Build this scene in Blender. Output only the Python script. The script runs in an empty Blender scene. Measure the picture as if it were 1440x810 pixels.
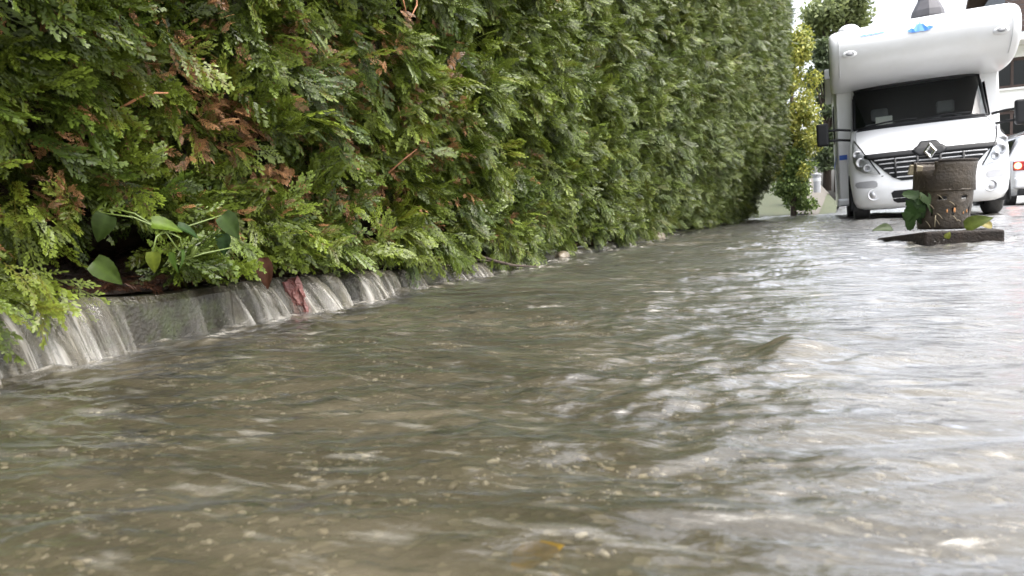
import bpy, bmesh, math, random
import numpy as np
from mathutils import Vector, Matrix
random.seed(7)
RNG = np.random.default_rng(11)
SC = bpy.context.scene
COL = SC.collection
PI = math.pi

# ------------------------------------------------------------------ helpers
def link(o, parent=None):
    COL.objects.link(o)
    if parent is not None:
        o.parent = parent
    return o

def tag(o, label=None, cat=None, group=None, kind=None):
    if label: o['label'] = label
    if cat: o['category'] = cat
    if group: o['group'] = group
    if kind: o['kind'] = kind
    return o

def thing(name, label, cat, loc=(0, 0, 0), rot=(0, 0, 0), scale=1.0, group=None):
    o = bpy.data.objects.new(name, None)
    o.empty_display_size = 0.1
    o.location = loc; o.rotation_euler = rot; o.scale = (scale,) * 3
    link(o)
    return tag(o, label, cat, group)

def np_mesh(name, V, Q, mat, parent=None, smooth=False, col=None, tris=None, extra=None):
    """quads Q (n,4) and/or triangles -> one mesh object"""
    me = bpy.data.meshes.new(name)
    V = np.asarray(V, np.float32)
    me.vertices.add(len(V)); me.vertices.foreach_set('co', V.ravel())
    idx = []; starts = []; tot = []; n = 0
    if Q is not None and len(Q):
        Q = np.asarray(Q, np.int32); idx.append(Q.ravel()); starts.append(np.arange(len(Q)) * 4); tot.append(np.full(len(Q), 4)); n = Q.size
    if tris is not None and len(tris):
        T = np.asarray(tris, np.int32); idx.append(T.ravel()); starts.append(n + np.arange(len(T)) * 3); tot.append(np.full(len(T), 3))
    idx = np.concatenate(idx); starts = np.concatenate(starts).astype(np.int32); tot = np.concatenate(tot).astype(np.int32)
    me.loops.add(len(idx)); me.loops.foreach_set('vertex_index', idx)
    me.polygons.add(len(starts)); me.polygons.foreach_set('loop_start', starts); me.polygons.foreach_set('loop_total', tot)
    if smooth:
        me.polygons.foreach_set('use_smooth', np.ones(len(starts), bool))
    if col is not None:
        a = me.color_attributes.new('col', 'FLOAT_COLOR', 'POINT')
        c = np.ones((len(V), 4), np.float32); c[:, :3] = col
        a.data.foreach_set('color', c.ravel())
    if extra is not None:
        for k, arr in extra.items():
            a = me.attributes.new(k, 'FLOAT', 'POINT'); a.data.foreach_set('value', np.asarray(arr, np.float32).ravel())
    me.update(calc_edges=True); me.validate()
    o = bpy.data.objects.new(name, me)
    if mat: me.materials.append(mat)
    return link(o, parent)

def bm_obj(name, bm, mat, parent=None, smooth=False, bevel=0.0, seg=2, sub=0, solid=0.0):
    bmesh.ops.recalc_face_normals(bm, faces=bm.faces[:])
    me = bpy.data.meshes.new(name); bm.to_mesh(me); bm.free()
    if smooth:
        me.polygons.foreach_set('use_smooth', [True] * len(me.polygons))
    if mat: me.materials.append(mat)
    o = bpy.data.objects.new(name, me); link(o, parent)
    if solid:
        m = o.modifiers.new('s', 'SOLIDIFY'); m.thickness = solid; m.offset = 0
    if bevel:
        m = o.modifiers.new('b', 'BEVEL'); m.width = bevel; m.segments = seg; m.limit_method = 'ANGLE'; m.angle_limit = math.radians(35)
    if sub:
        m = o.modifiers.new('u', 'SUBSURF'); m.levels = sub; m.render_levels = sub
    return o

def box(bm, x0, x1, y0, y1, z0, z1):
    v = [bm.verts.new(p) for p in [(x0,y0,z0),(x1,y0,z0),(x1,y1,z0),(x0,y1,z0),(x0,y0,z1),(x1,y0,z1),(x1,y1,z1),(x0,y1,z1)]]
    for f in [(3,2,1,0),(4,5,6,7),(0,1,5,4),(1,2,6,5),(2,3,7,6),(3,0,4,7)]:
        bm.faces.new([v[i] for i in f])

def box_obj(name, b, mat, parent=None, bevel=0.01, seg=2):
    bm = bmesh.new(); box(bm, *b)
    return bm_obj(name, bm, mat, parent, bevel=bevel, seg=seg)

def tube(bm, pts, rad, n=8, cap=True):
    pts = [Vector(p) for p in pts]
    if not hasattr(rad, '__len__'): rad = [rad] * len(pts)
    rings = []; up = Vector((0.12, 0.23, 0.97))
    for i, p in enumerate(pts):
        d = (pts[min(i+1, len(pts)-1)] - pts[max(i-1, 0)]).normalized()
        a = d.cross(up)
        if a.length < 1e-3: a = d.cross(Vector((1, 0, 0)))
        a.normalize(); b = d.cross(a)
        rings.append([bm.verts.new(p + rad[i] * (math.cos(2*PI*k/n) * a + math.sin(2*PI*k/n) * b)) for k in range(n)])
    for r0, r1 in zip(rings, rings[1:]):
        for k in range(n):
            bm.faces.new((r0[k], r0[(k+1) % n], r1[(k+1) % n], r1[k]))
    if cap:
        bm.faces.new(rings[0][::-1]); bm.faces.new(rings[-1])

def tube_obj(name, pts, rad, mat, parent=None, n=8):
    bm = bmesh.new(); tube(bm, pts, rad, n)
    return bm_obj(name, bm, mat, parent, smooth=True)

def lathe(bm, prof, n=32, axis='z', c=(0, 0, 0), skip=None):
    rings = []
    for r, h in prof:
        ring = []
        for k in range(n):
            a = 2*PI*k/n
            if axis == 'z': p = (c[0]+r*math.cos(a), c[1]+r*math.sin(a), c[2]+h)
            elif axis == 'x': p = (c[0]+h, c[1]+r*math.cos(a), c[2]+r*math.sin(a))
            else: p = (c[0]+r*math.cos(a), c[1]+h, c[2]+r*math.sin(a))
            ring.append(bm.verts.new(p))
        rings.append(ring)
    for i, (r0, r1) in enumerate(zip(rings, rings[1:])):
        for k in range(n):
            if skip and skip(i, k): continue
            bm.faces.new((r0[k], r0[(k+1) % n], r1[(k+1) % n], r1[k]))

# gradient noise -------------------------------------------------------
_p = RNG.permutation(512); _g = RNG.normal(size=(512, 2)); _g /= np.linalg.norm(_g, axis=1)[:, None]
def noise(x, y, seed=0):
    x = np.asarray(x, float) + 37.3 * seed; y = np.asarray(y, float) - 19.7 * seed
    xi = np.floor(x).astype(int); yi = np.floor(y).astype(int); fx = x - xi; fy = y - yi
    def g(i, j):
        h = _p[(_p[(xi + i) & 511] + yi + j) & 511]
        return _g[h, 0] * (fx - i) + _g[h, 1] * (fy - j)
    u = fx*fx*fx*(fx*(fx*6-15)+10); v = fy*fy*fy*(fy*(fy*6-15)+10)
    a = g(0, 0) * (1-u) + g(1, 0) * u; b = g(0, 1) * (1-u) + g(1, 1) * u
    return 1.5 * (a * (1-v) + b * v)
def sstep(a, b, x):
    t = np.clip((np.asarray(x, float) - a) / (b - a), 0, 1); return t*t*(3-2*t)

# ------------------------------------------------------------------ materials
def new_mat(name):
    m = bpy.data.materials.new(name); m.use_nodes = True
    nt = m.node_tree
    return m, nt, nt.nodes['Principled BSDF']
def N(nt, t, **kw):
    n = nt.nodes.new(t)
    for k, v in kw.items():
        if k in n.inputs.keys(): n.inputs[k].default_value = v
        else: setattr(n, k, v)
    return n
def ramp(nt, fac, stops):
    r = nt.nodes.new('ShaderNodeValToRGB'); e = r.color_ramp.elements
    while len(e) < len(stops): e.new(0.5)
    for el, (p, c) in zip(e, stops):
        el.position = p; el.color = (*c, 1) if len(c) == 3 else c
    nt.links.new(fac, r.inputs['Fac']); return r

def mat_simple(name, c, rough=0.5, metal=0.0, var=0.12, scale=8.0, bump=0.0, bscale=40.0, coat=0.0, spec=0.5, dirt=None, dirt_amt=0.4):
    m, nt, p = new_mat(name)
    tc = N(nt, 'ShaderNodeTexCoord')
    nz = N(nt, 'ShaderNodeTexNoise', Scale=scale, Detail=5.0, Roughness=0.6)
    nt.links.new(tc.outputs['Object'], nz.inputs['Vector'])
    d = tuple(max(0, x * (1 - var)) for x in c); b = tuple(min(1, x * (1 + var)) for x in c)
    r = ramp(nt, nz.outputs['Fac'], [(0.3, d), (0.7, b)])
    out = r.outputs['Color']
    if dirt:
        n2 = N(nt, 'ShaderNodeTexNoise', Scale=scale * 0.7, Detail=8.0, Roughness=0.7)
        nt.links.new(tc.outputs['Object'], n2.inputs['Vector'])
        r2 = ramp(nt, n2.outputs['Fac'], [(0.45, (0, 0, 0)), (0.72, (dirt_amt,) * 3)])
        mx = N(nt, 'ShaderNodeMix', data_type='RGBA')
        nt.links.new(r2.outputs['Color'], mx.inputs[0]); nt.links.new(out, mx.inputs[6]); mx.inputs[7].default_value = (*dirt, 1)
        out = mx.outputs[2]
    nt.links.new(out, p.inputs['Base Color'])
    p.inputs['Roughness'].default_value = rough; p.inputs['Metallic'].default_value = metal
    p.inputs['Coat Weight'].default_value = coat; p.inputs['Coat Roughness'].default_value = 0.06
    p.inputs['Specular IOR Level'].default_value = spec
    if bump:
        n3 = N(nt, 'ShaderNodeTexNoise', Scale=bscale, Detail=6.0)
        nt.links.new(tc.outputs['Object'], n3.inputs['Vector'])
        bp = N(nt, 'ShaderNodeBump', Strength=bump, Distance=0.02)
        nt.links.new(n3.outputs['Fac'], bp.inputs['Height']); nt.links.new(bp.outputs['Normal'], p.inputs['Normal'])
    return m

def mat_leaf(name, rough=0.42, trans=0.25, gain=1.0, spec=0.5):
    """foliage: per-leaf colour attribute, a bit of light through the leaf"""
    m, nt, p = new_mat(name)
    at = N(nt, 'ShaderNodeAttribute', attribute_name='col')
    tc = N(nt, 'ShaderNodeTexCoord'); nz = N(nt, 'ShaderNodeTexNoise', Scale=90.0, Detail=2.0)
    nt.links.new(tc.outputs['Object'], nz.inputs['Vector'])
    mr = N(nt, 'ShaderNodeMapRange'); mr.inputs['To Min'].default_value = 0.7 * gain; mr.inputs['To Max'].default_value = 1.3 * gain
    nt.links.new(nz.outputs['Fac'], mr.inputs['Value'])
    vm = N(nt, 'ShaderNodeVectorMath', operation='SCALE')
    nt.links.new(at.outputs['Color'], vm.inputs[0]); nt.links.new(mr.outputs['Result'], vm.inputs['Scale'])
    nt.links.new(vm.outputs['Vector'], p.inputs['Base Color'])
    p.inputs['Roughness'].default_value = rough; p.inputs['Specular IOR Level'].default_value = spec
    tr = N(nt, 'ShaderNodeBsdfTranslucent'); nt.links.new(vm.outputs['Vector'], tr.inputs['Color'])
    mx = N(nt, 'ShaderNodeMixShader'); mx.inputs[0].default_value = trans
    nt.links.new(p.outputs[0], mx.inputs[1]); nt.links.new(tr.outputs[0], mx.inputs[2])
    nt.links.new(mx.outputs[0], nt.nodes['Material Output'].inputs['Surface'])
    return m

M_hedge = mat_leaf('thuja_leaf', rough=0.36, trans=0.3, spec=0.28)
M_leaf = mat_leaf('broad_leaf', rough=0.42, trans=0.3, gain=0.38, spec=0.15)
M_far_leaf = mat_leaf('tree_leaf', rough=0.6, trans=0.35)
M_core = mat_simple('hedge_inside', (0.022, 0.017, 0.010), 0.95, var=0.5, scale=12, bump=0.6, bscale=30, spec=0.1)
M_bark = mat_simple('bark', (0.04, 0.028, 0.02), 0.9, var=0.4, scale=20, bump=0.6, bscale=60)
M_twig = mat_simple('red_twig', (0.30, 0.13, 0.06), 0.7, var=0.3)
M_stem = mat_simple('green_stem', (0.085, 0.12, 0.022), 0.5, var=0.2)
M_soil = mat_simple('wet_soil', (0.022, 0.015, 0.010), 0.55, var=0.6, scale=25, bump=1.0, bscale=60, dirt=(0.03, 0.018, 0.011), dirt_amt=0.8)
M_kerb = mat_simple('wet_concrete', (0.019, 0.016, 0.009), 0.3, var=0.4, scale=16, bump=0.35, bscale=90, dirt=(0.05, 0.065, 0.02), dirt_amt=0.85)
M_stone = mat_simple('wet_stone', (0.10, 0.082, 0.055), 0.35, var=0.3, scale=14, bump=0.5, bscale=50)
M_brick = mat_simple('red_brick', (0.11, 0.036, 0.030), 0.5, var=0.4, scale=30, bump=0.6, bscale=80, dirt=(0.12, 0.08, 0.06))
M_white = mat_simple('white_paint', (0.62, 0.635, 0.66), 0.28, var=0.015, scale=2, coat=0.6, dirt=(0.42, 0.41, 0.39), dirt_amt=0.25)
M_white2 = mat_simple('white_panel', (0.62, 0.63, 0.65), 0.35, var=0.02, scale=2, coat=0.3, dirt=(0.5, 0.49, 0.46), dirt_amt=0.25)
M_black = mat_simple('black_plastic', (0.012, 0.0125, 0.014), 0.5, var=0.2, spec=0.2)
M_dark = mat_simple('dark_void', (0.008, 0.008, 0.009), 0.8, var=0.3)
M_rubber = mat_simple('tyre_rubber', (0.02, 0.02, 0.021), 0.65, var=0.3, bump=0.3)
M_grey = mat_simple('grey_plastic', (0.25, 0.255, 0.27), 0.4, var=0.1)
M_lgrey = mat_simple('light_grey_plastic', (0.45, 0.46, 0.48), 0.4, var=0.06)
M_chrome = mat_simple('chrome', (0.75, 0.76, 0.78), 0.12, metal=1.0, var=0.04)
M_lamp = mat_simple('lamp_bowl', (0.62, 0.63, 0.65), 0.25, metal=0.35, var=0.25, scale=30)
M_alu = mat_simple('alloy', (0.5, 0.5, 0.52), 0.3, metal=0.9, var=0.05)
M_blue = mat_simple('blue_decal', (0.02, 0.09, 0.42), 0.5, var=0.05)
M_blue2 = mat_simple('light_blue_decal', (0.035, 0.17, 0.55), 0.5, var=0.05)
M_line = mat_simple('grey_decal', (0.45, 0.46, 0.5), 0.35, var=0.05)
M_seat = mat_simple('seat_fabric', (0.17, 0.17, 0.18), 0.9, var=0.2)
M_dash = mat_simple('dashboard', (0.18, 0.18, 0.185), 0.6, var=0.1)
M_red = mat_simple('red_cloth', (0.55, 0.04, 0.03), 0.6, var=0.1)
M_paper = mat_simple('paper', (0.7, 0.69, 0.64), 0.7, var=0.05)
M_silver = mat_simple('silver_paint', (0.55, 0.56, 0.58), 0.3, metal=0.3, var=0.03, coat=0.5)
M_bucket = mat_simple('rusty_zinc', (0.027, 0.019, 0.010), 0.55, metal=0.15, var=0.4, scale=9, bump=0.35, bscale=60, dirt=(0.012, 0.008, 0.006), dirt_amt=0.9)
M_rust = mat_simple('orange_rust', (0.26, 0.12, 0.04), 0.7, var=0.3)
M_iron = mat_simple('wet_cast_iron', (0.013, 0.010, 0.008), 0.65, var=0.5, scale=18, bump=0.5, bscale=70, spec=0.2, dirt=(0.03, 0.02, 0.014), dirt_amt=0.5)
M_straw = mat_simple('straw', (0.20, 0.17, 0.11), 0.6, var=0.2)
M_wall = mat_simple('white_render', (0.80, 0.80, 0.78), 0.8, var=0.03, scale=1.0, bump=0.1)
M_brown = mat_simple('brown_timber', (0.055, 0.032, 0.024), 0.6, var=0.3, scale=4)
M_clad = mat_simple('grey_cladding', (0.09, 0.10, 0.12), 0.6, var=0.2, scale=3)
M_tan = mat_simple('tan_blind', (0.55, 0.38, 0.22), 0.7, var=0.1)
M_slate = mat_simple('grey_slate', (0.07, 0.068, 0.078), 0.7, var=0.15, scale=1.0)
M_concrete = mat_simple('pale_concrete', (0.35, 0.34, 0.32), 0.8, var=0.15, scale=4, bump=0.2)
M_roof = mat_simple('roof_tile', (0.10, 0.07, 0.06), 0.7, var=0.25, scale=6, bump=0.3)

def mat_glass(name, tint, alpha, rough=0.03):
    m, nt, p = new_mat(name)
    tr = N(nt, 'ShaderNodeBsdfTransparent'); tr.inputs['Color'].default_value = (*tint, 1)
    gl = N(nt, 'ShaderNodeBsdfGlossy'); gl.inputs['Roughness'].default_value = rough
    fr = N(nt, 'ShaderNodeFresnel', IOR=1.45)
    tc = N(nt, 'ShaderNodeTexCoord'); nz = N(nt, 'ShaderNodeTexNoise', Scale=3.0, Detail=4.0)
    nt.links.new(tc.outputs['Object'], nz.inputs['Vector'])
    bp = N(nt, 'ShaderNodeBump', Strength=0.05, Distance=0.02); nt.links.new(nz.outputs['Fac'], bp.inputs['Height'])
    nt.links.new(bp.outputs['Normal'], gl.inputs['Normal'])
    p.inputs['Base Color'].default_value = (0.008, 0.01, 0.01, 1); p.inputs['Roughness'].default_value = 0.5; p.inputs['Specular IOR Level'].default_value = 0.0
    m1 = N(nt, 'ShaderNodeMixShader'); m1.inputs[0].default_value = alpha
    nt.links.new(p.outputs[0], m1.inputs[1]); nt.links.new(tr.outputs[0], m1.inputs[2])
    m2 = N(nt, 'ShaderNodeMixShader'); nt.links.new(fr.outputs[0], m2.inputs[0])
    nt.links.new(m1.outputs[0], m2.inputs[1]); nt.links.new(gl.outputs[0], m2.inputs[2])
    nt.links.new(m2.outputs[0], nt.nodes['Material Output'].inputs['Surface'])
    return m
M_screen = mat_glass('windscreen_glass', (0.78, 0.84, 0.82), 0.88)
M_pane = mat_glass('window_glass', (0.4, 0.45, 0.5), 0.35)
M_lens = mat_glass('lamp_lens', (0.95, 0.96, 0.97), 0.93)

def mat_emit(name, c, s):
    m, nt, p = new_mat(name)
    p.inputs['Base Color'].default_value = (*c, 1); p.inputs['Emission Color'].default_value = (*c, 1)
    p.inputs['Emission Strength'].default_value = s; p.inputs['Roughness'].default_value = 0.2
    tc = N(nt, 'ShaderNodeTexCoord'); v = N(nt, 'ShaderNodeTexVoronoi', Scale=60.0)
    nt.links.new(tc.outputs['Object'], v.inputs['Vector'])
    r = ramp(nt, v.outputs['Distance'], [(0.0, c), (1.0, tuple(x * 0.6 for x in c))]); nt.links.new(r.outputs['Color'], p.inputs['Base Color'])
    return m
M_tail = mat_emit('lit_tail_lamp', (1.0, 0.16, 0.06), 3.5)
M_taildark = mat_simple('tail_lamp_red', (0.25, 0.02, 0.02), 0.15, var=0.1, coat=0.8)

# ------------------------------------------------------------------ camera, light, air
H = 0.28
cam = bpy.data.cameras.new('camera'); cam.sensor_width = 36.0; cam.lens = 25.0; cam.clip_end = 2000; cam.clip_start = 0.02
co = bpy.data.objects.new('camera', cam); link(co)
R = Matrix.Rotation(0.4384, 3, 'Z') @ Matrix.Rotation(PI/2 - 0.09596, 3, 'X') @ Matrix.Rotation(-0.055, 3, 'Z')
co.matrix_world = Matrix.Translation((0, 0, H)) @ R.to_4x4()
cam.dof.use_dof = True; cam.dof.focus_distance = 3.0; cam.dof.aperture_fstop = 7.0
SC.camera = co

SUN_EL, SUN_AZ = math.radians(66), math.radians(95)    # azimuth clockwise from +Y: behind and to the right
w = bpy.data.worlds.new('World'); SC.world = w; w.use_nodes = True
nt = w.node_tree; bg = nt.nodes['Background']
sky = N(nt, 'ShaderNodeTexSky'); sky.sky_type = 'NISHITA'; sky.sun_disc = False
sky.sun_elevation = SUN_EL; sky.sun_rotation = SUN_AZ; sky.air_density = 1.0; sky.dust_density = 7.0; sky.ozone_density = 1.0
hs = N(nt, 'ShaderNodeHueSaturation'); hs.inputs['Saturation'].default_value = 0.34
nt.links.new(sky.outputs[0], hs.inputs['Color']); nt.links.new(hs.outputs[0], bg.inputs['Color'])
bg.inputs['Strength'].default_value = 0.15
sl = bpy.data.lights.new('sun', 'SUN'); sl.energy = 0.5; sl.angle = math.radians(50); sl.color = (1.0, 0.96, 0.9)
so = bpy.data.objects.new('sun', sl); link(so)
sd = Vector((math.sin(SUN_AZ) * math.cos(SUN_EL), math.cos(SUN_AZ) * math.cos(SUN_EL), math.sin(SUN_EL)))
so.rotation_euler = sd.to_track_quat('Z', 'Y').to_euler(); so.location = sd * 30
SC.view_settings.view_transform = 'Standard'; SC.view_settings.look = 'None'
SC.view_settings.exposure = 2.25; SC.view_settings.gamma = 1.0; SC.view_settings.use_curve_mapping = False
SC.cycles.use_denoising = True; SC.cycles.max_bounces = 8; SC.cycles.transparent_max_bounces = 16
SC.cycles.sample_clamp_indirect = 6.0

# ------------------------------------------------------------------ kerb line and hedge face
KX = -1.74                                   # street face of the kerb
def kerb_top(y): return np.interp(np.asarray(y, float), [-1, 0.9, 1.35, 1.9, 2.4, 3.5, 4.6, 8, 16], [0.172, 0.166, 0.136, 0.136, 0.106, 0.062, 0.050, 0.036, 0.032])
def spill_flow(y):
    """how much water comes over the kerb: separate rivulets with thin film between"""
    y = np.asarray(y, float)
    f = 0.16 + 0.8 * np.clip(0.12 + noise(y / 0.085, y * 0 + 0.5, 70), 0, 1) ** 0.8 + 0.55 * noise(y / 0.30, y * 0 + 0.5, 71) + 0.15 * noise(y / 0.03, y * 0 + 0.5, 75)
    for c, wd, h in ((0.86, .05, .5), (1.02, .05, .45), (1.17, .03, .35), (1.60, .035, .9), (1.72, .045, .8), (1.95, .06, 1.0), (2.10, .045, .8), (2.24, .05, .7), (2.42, .05, .5), (3.02, .06, .8), (3.24, .05, .7), (3.75, .08, .8), (4.0, .06, .6), (4.7, .1, .8), (5.4, .1, .7), (6.3, .14, .8), (7.3, .15, .7)):
        f = f + h * np.exp(-((y - c) / wd) ** 2)
    return np.clip(f, 0.06, 1.35) * (1 - 0.75 * np.exp(-((y - 1.40) / 0.08) ** 2))
def hedge_face(y, z):
    y = np.asarray(y, float); z = np.asarray(z, float)
    far = sstep(3.0, 13.0, y)
    b = (0.15 + 0.44 * far) * sstep(0.0, 1.5, z) + 0.045 * z * far
    cols = 0.05 * np.abs(np.sin(PI * (y + 0.25 * noise(y * 0.7, z * 0.3, 3)) / 0.85)) ** 0.7 * (0.4 + 0.9 * far)
    lump = 0.075 * noise(y / 0.55, z / 0.42, 1) + 0.035 * noise(y / 0.22, z / 0.18, 2)
    return -1.75 + b + cols + lump

# ------------------------------------------------------------------ thuja sprays (flat fans of scale leaves)
def frond_template(kind, seed):
    r = np.random.default_rng(seed); V = []; Q = []; T = []
    def lobe(p, d, L, wd, tip0, tip1, quads=2):
        nrm = np.array([-d[1], d[0]])
        b = len(V)
        if quads == 2:
            stations = [(0, 0.45), (0.62, 1.0), (1.0, 0.42)]
        else:
            stations = [(0, 0.7), (1.0, 0.55)]
        for s, k in stations:
            c = p + d * L * s
            for sg in (-1, 1):
                q = c + nrm * sg * wd * 0.5 * k
                V.append((q[0], q[1], 0)); T.append(tip0 + (tip1 - tip0) * s)
        for i in range(len(stations) - 1):
            Q.append((b + 2*i, b + 2*i + 1, b + 2*i + 3, b + 2*i + 2))
    def rot(d, a): return np.array([d[0]*math.cos(a) - d[1]*math.sin(a), d[0]*math.sin(a) + d[1]*math.cos(a)])
    n = {'A': 8, 'B': 7, 'C': 8}[kind]
    curve = r.uniform(-0.3, 0.3); fat = r.uniform(0.9, 1.15)
    pts = [np.zeros(2)]; d = np.array([0.0, 1.0])
    for i in range(n):
        d = rot(d, curve / n + r.normal(0, 0.04)); pts.append(pts[-1] + d / n)
    for i in range(n):
        dd = pts[i+1] - pts[i]; L = np.linalg.norm(dd)
        lobe(pts[i], dd / L, L * 1.05, {'A': 0.024, 'B': 0.03, 'C': 0.04}[kind], 0.1, 0.1 + 0.5 * i / n, 1)
    lobe(pts[n], d, 0.07, 0.044, 0.6, 1.0, 2)
    for i in range(1, n + 1):
        s = i / n
        for sg in (-1, 1):
            if r.random() < 0.10: continue
            base = pts[i] - (pts[i] - pts[i-1]) * (0.5 if sg > 0 else 0.0)
            d0 = (pts[i] - pts[i-1]); d0 /= np.linalg.norm(d0)
            ln = (0.46 * (1 - s) ** 0.8 + 0.085) * min(1, 0.45 + 1.6 * s) * r.uniform(0.65, 1.2)
            d1 = rot(d0, -sg * r.uniform(0.58, 0.85))
            if i == n: d1 = rot(d0, -sg * 0.4)
            if kind == 'C':
                lobe(base, d1, ln, 0.046, 0.2, 0.9, 2); continue
            m = max(1, int(round(ln / (0.105 if kind == 'A' else 0.14))))
            p = base.copy(); dk = d1.copy(); step = ln / (m + 0.7)
            for k in range(m):
                dk = rot(dk, sg * 0.10)
                t0 = 0.15 + 0.45 * k / m
                lobe(p, dk, step * 1.06, 0.028 * fat if kind == 'A' else 0.034, t0, t0 + 0.15, 1)
                for s2 in (-1, 1):
                    if r.random() < 0.12: continue
                    sub = (0.072 if kind == 'A' else 0.085) * (1.05 - 0.3 * k / m) * r.uniform(0.75, 1.25)
                    lobe(p + dk * step * (0.45 if s2 > 0 else 0.85), rot(dk, s2 * r.uniform(0.5, 0.7)), sub, 0.036 * fat if kind == 'A' else 0.042, t0, 0.95, 2 if kind == 'A' else 1)
                p = p + dk * step
            lobe(p, dk, step * 0.7 + 0.045, 0.040 * fat if kind == 'A' else 0.046, 0.6, 1.0, 2)
    V = np.array(V); T = np.clip(np.array(T), 0, 1)
    rr = np.hypot(V[:, 0], V[:, 1])
    V[:, 2] = -0.16 * V[:, 1] ** 2 - 0.45 * V[:, 0] ** 2 + 0.012 * np.sin(V[:, 0] * 31 + V[:, 1] * 23)
    return V, np.array(Q), T

TPL = {k: [frond_template(k, 100 * i + ord(k)) for i in range(5)] for k in 'ABC'}

def build_fronds(name, kind, P, D, Nn, S, base, tip, parent, mat):
    """P positions, D axis directions, Nn face normals, S lengths, base/tip colours per frond -> one mesh"""
    allV = []; allQ = []; allC = []; off = 0
    D = D / np.linalg.norm(D, axis=1)[:, None]
    X = np.cross(D, Nn); X /= np.linalg.norm(X, axis=1)[:, None]; Z = np.cross(X, D)
    which = RNG.integers(0, len(TPL[kind]), len(P))
    for t, (V, Q, T) in enumerate(TPL[kind]):
        I = np.where(which == t)[0]
        if not len(I): continue
        fl = np.where(RNG.random(len(I)) < 0.5, -1.0, 1.0)
        loc = V[None, :, :] * S[I][:, None, None]
        Vx = loc[:, :, 0:1] * (X[I] * fl[:, None] * RNG.uniform(0.8, 1.15, len(I))[:, None])[:, None, :] + loc[:, :, 1:2] * D[I][:, None, :] + (loc[:, :, 2:3] * RNG.uniform(0.2, 2.0, len(I))[:, None, None]) * Z[I][:, None, :]
        Vx += P[I][:, None, :]
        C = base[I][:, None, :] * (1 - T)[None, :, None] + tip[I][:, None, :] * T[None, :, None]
        q = Q[None] + (np.arange(len(I)) * len(V))[:, None, None] + off
        allV.append(Vx.reshape(-1, 3)); allQ.append(q.reshape(-1, 4)); allC.append(C.reshape(-1, 3)); off += len(I) * len(V)
    return np_mesh(name, np.concatenate(allV), np.concatenate(allQ), mat, parent, col=np.concatenate(allC))

def scatter(n, y0, y1, zf, lo, hi, depth, kindcol, bunch=6, droop=0.35, hole=0.0, dens=None, zmin=0.17, flat=0.55):
    """bunches of sprays along the hedge face"""
    nb = n // bunch
    y = RNG.uniform(y0, y1, nb); zt = zf(y); z = zmin + (zt - zmin) * RNG.random(nb)
    if dens is not None:
        keep = RNG.random(nb) < dens(y, z); y, z = y[keep], z[keep]; nb = len(y)
    hollow = ((y - 1.27) / 0.28) ** 2 + ((z - 0.265) / 0.135) ** 2 + 0.5 * noise(y / 0.12, z / 0.12, 17)      # dark hollow at the foot where the climber grows
    keep = hollow > 0.75; y, z = y[keep], z[keep]; nb = len(y)
    hn = noise(y / 0.30, z / 0.24, 5) + 0.5 * noise(y / 0.13, z / 0.11, 6)
    d = depth[0] + (depth[1] - depth[0]) * RNG.random(nb) ** 0.8
    d = d + np.where(hn < -0.16, hole, 0.0)
    x = hedge_face(y, z) - d
    axis = np.stack([RNG.uniform(0.45, 1.0, nb), RNG.normal(0.05, 0.5, nb), RNG.normal(-droop * 0.5, 0.45, nb)], 1)
    idx = np.repeat(np.arange(nb), bunch); m = len(idx)
    P = np.stack([x, y, z], 1)[idx] + RNG.normal(0, 1, (m, 3)) * np.array([0.02, 0.03, 0.03]) * (hi / 0.15)
    A = axis[idx] + RNG.normal(0, 0.38, (m, 3)); A[:, 2] -= droop * RNG.random(m)
    Nn = np.stack([RNG.normal(0.45, 0.5, m), RNG.normal(-0.25, 0.5, m), RNG.normal(flat, 0.5, m)], 1)
    S = RNG.uniform(lo, hi, m)
    # sprays that reach below the overhanging bottom are pulled up
    low = P[:, 2] + np.minimum(0, A[:, 2] / np.linalg.norm(A, axis=1)) * S
    lim = np.where((P[:, 1] > 1.35) & (P[:, 1] < 2.6) & (RNG.random(m) > 0.04), 0.030 + kerb_top(P[:, 1]), 0.6 * zmin - 0.03)
    P[:, 2] += np.clip(lim - low, 0, None)
    base, tip = kindcol(m, P, idx)
    return P, A, Nn, S, base, tip

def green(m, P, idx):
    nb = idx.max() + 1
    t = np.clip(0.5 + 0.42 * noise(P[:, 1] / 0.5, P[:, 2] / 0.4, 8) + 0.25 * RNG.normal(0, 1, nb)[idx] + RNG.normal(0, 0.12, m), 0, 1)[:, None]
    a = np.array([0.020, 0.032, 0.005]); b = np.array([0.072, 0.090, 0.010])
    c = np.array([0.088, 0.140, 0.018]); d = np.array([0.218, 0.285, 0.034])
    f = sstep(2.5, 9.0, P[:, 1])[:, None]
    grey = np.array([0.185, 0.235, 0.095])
    base = a + (b - a) * t; tip = (c + (d - c) * t) * (1 - 0.45 * f) + grey * 0.45 * f  # tips paled with distance: haze and wet sheen painted into the colour
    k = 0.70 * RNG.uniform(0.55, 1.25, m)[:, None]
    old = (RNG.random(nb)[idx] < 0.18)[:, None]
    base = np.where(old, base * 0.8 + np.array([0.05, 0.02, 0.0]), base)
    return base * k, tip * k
def brown(m, P, idx):
    t = RNG.random(m)[:, None]
    a = np.array([0.08, 0.040, 0.018]); b = np.array([0.36, 0.185, 0.080])
    c = a + (b - a) * t
    return c * 0.8, c * 1.15

hedge = thing('thuja_hedge', 'tall dense green thuja hedge standing along the kerb beside the flooded street', 'hedge', (KX - 0.3, 7, 0.1))
hp = -np.array(hedge.location)
def hedge_part(name, kind, args, mat=M_hedge):
    P, A, Nn, S, b, t = args
    return build_fronds(name, kind, P + hp, A, Nn, S, b, t, hedge, mat)

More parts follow.
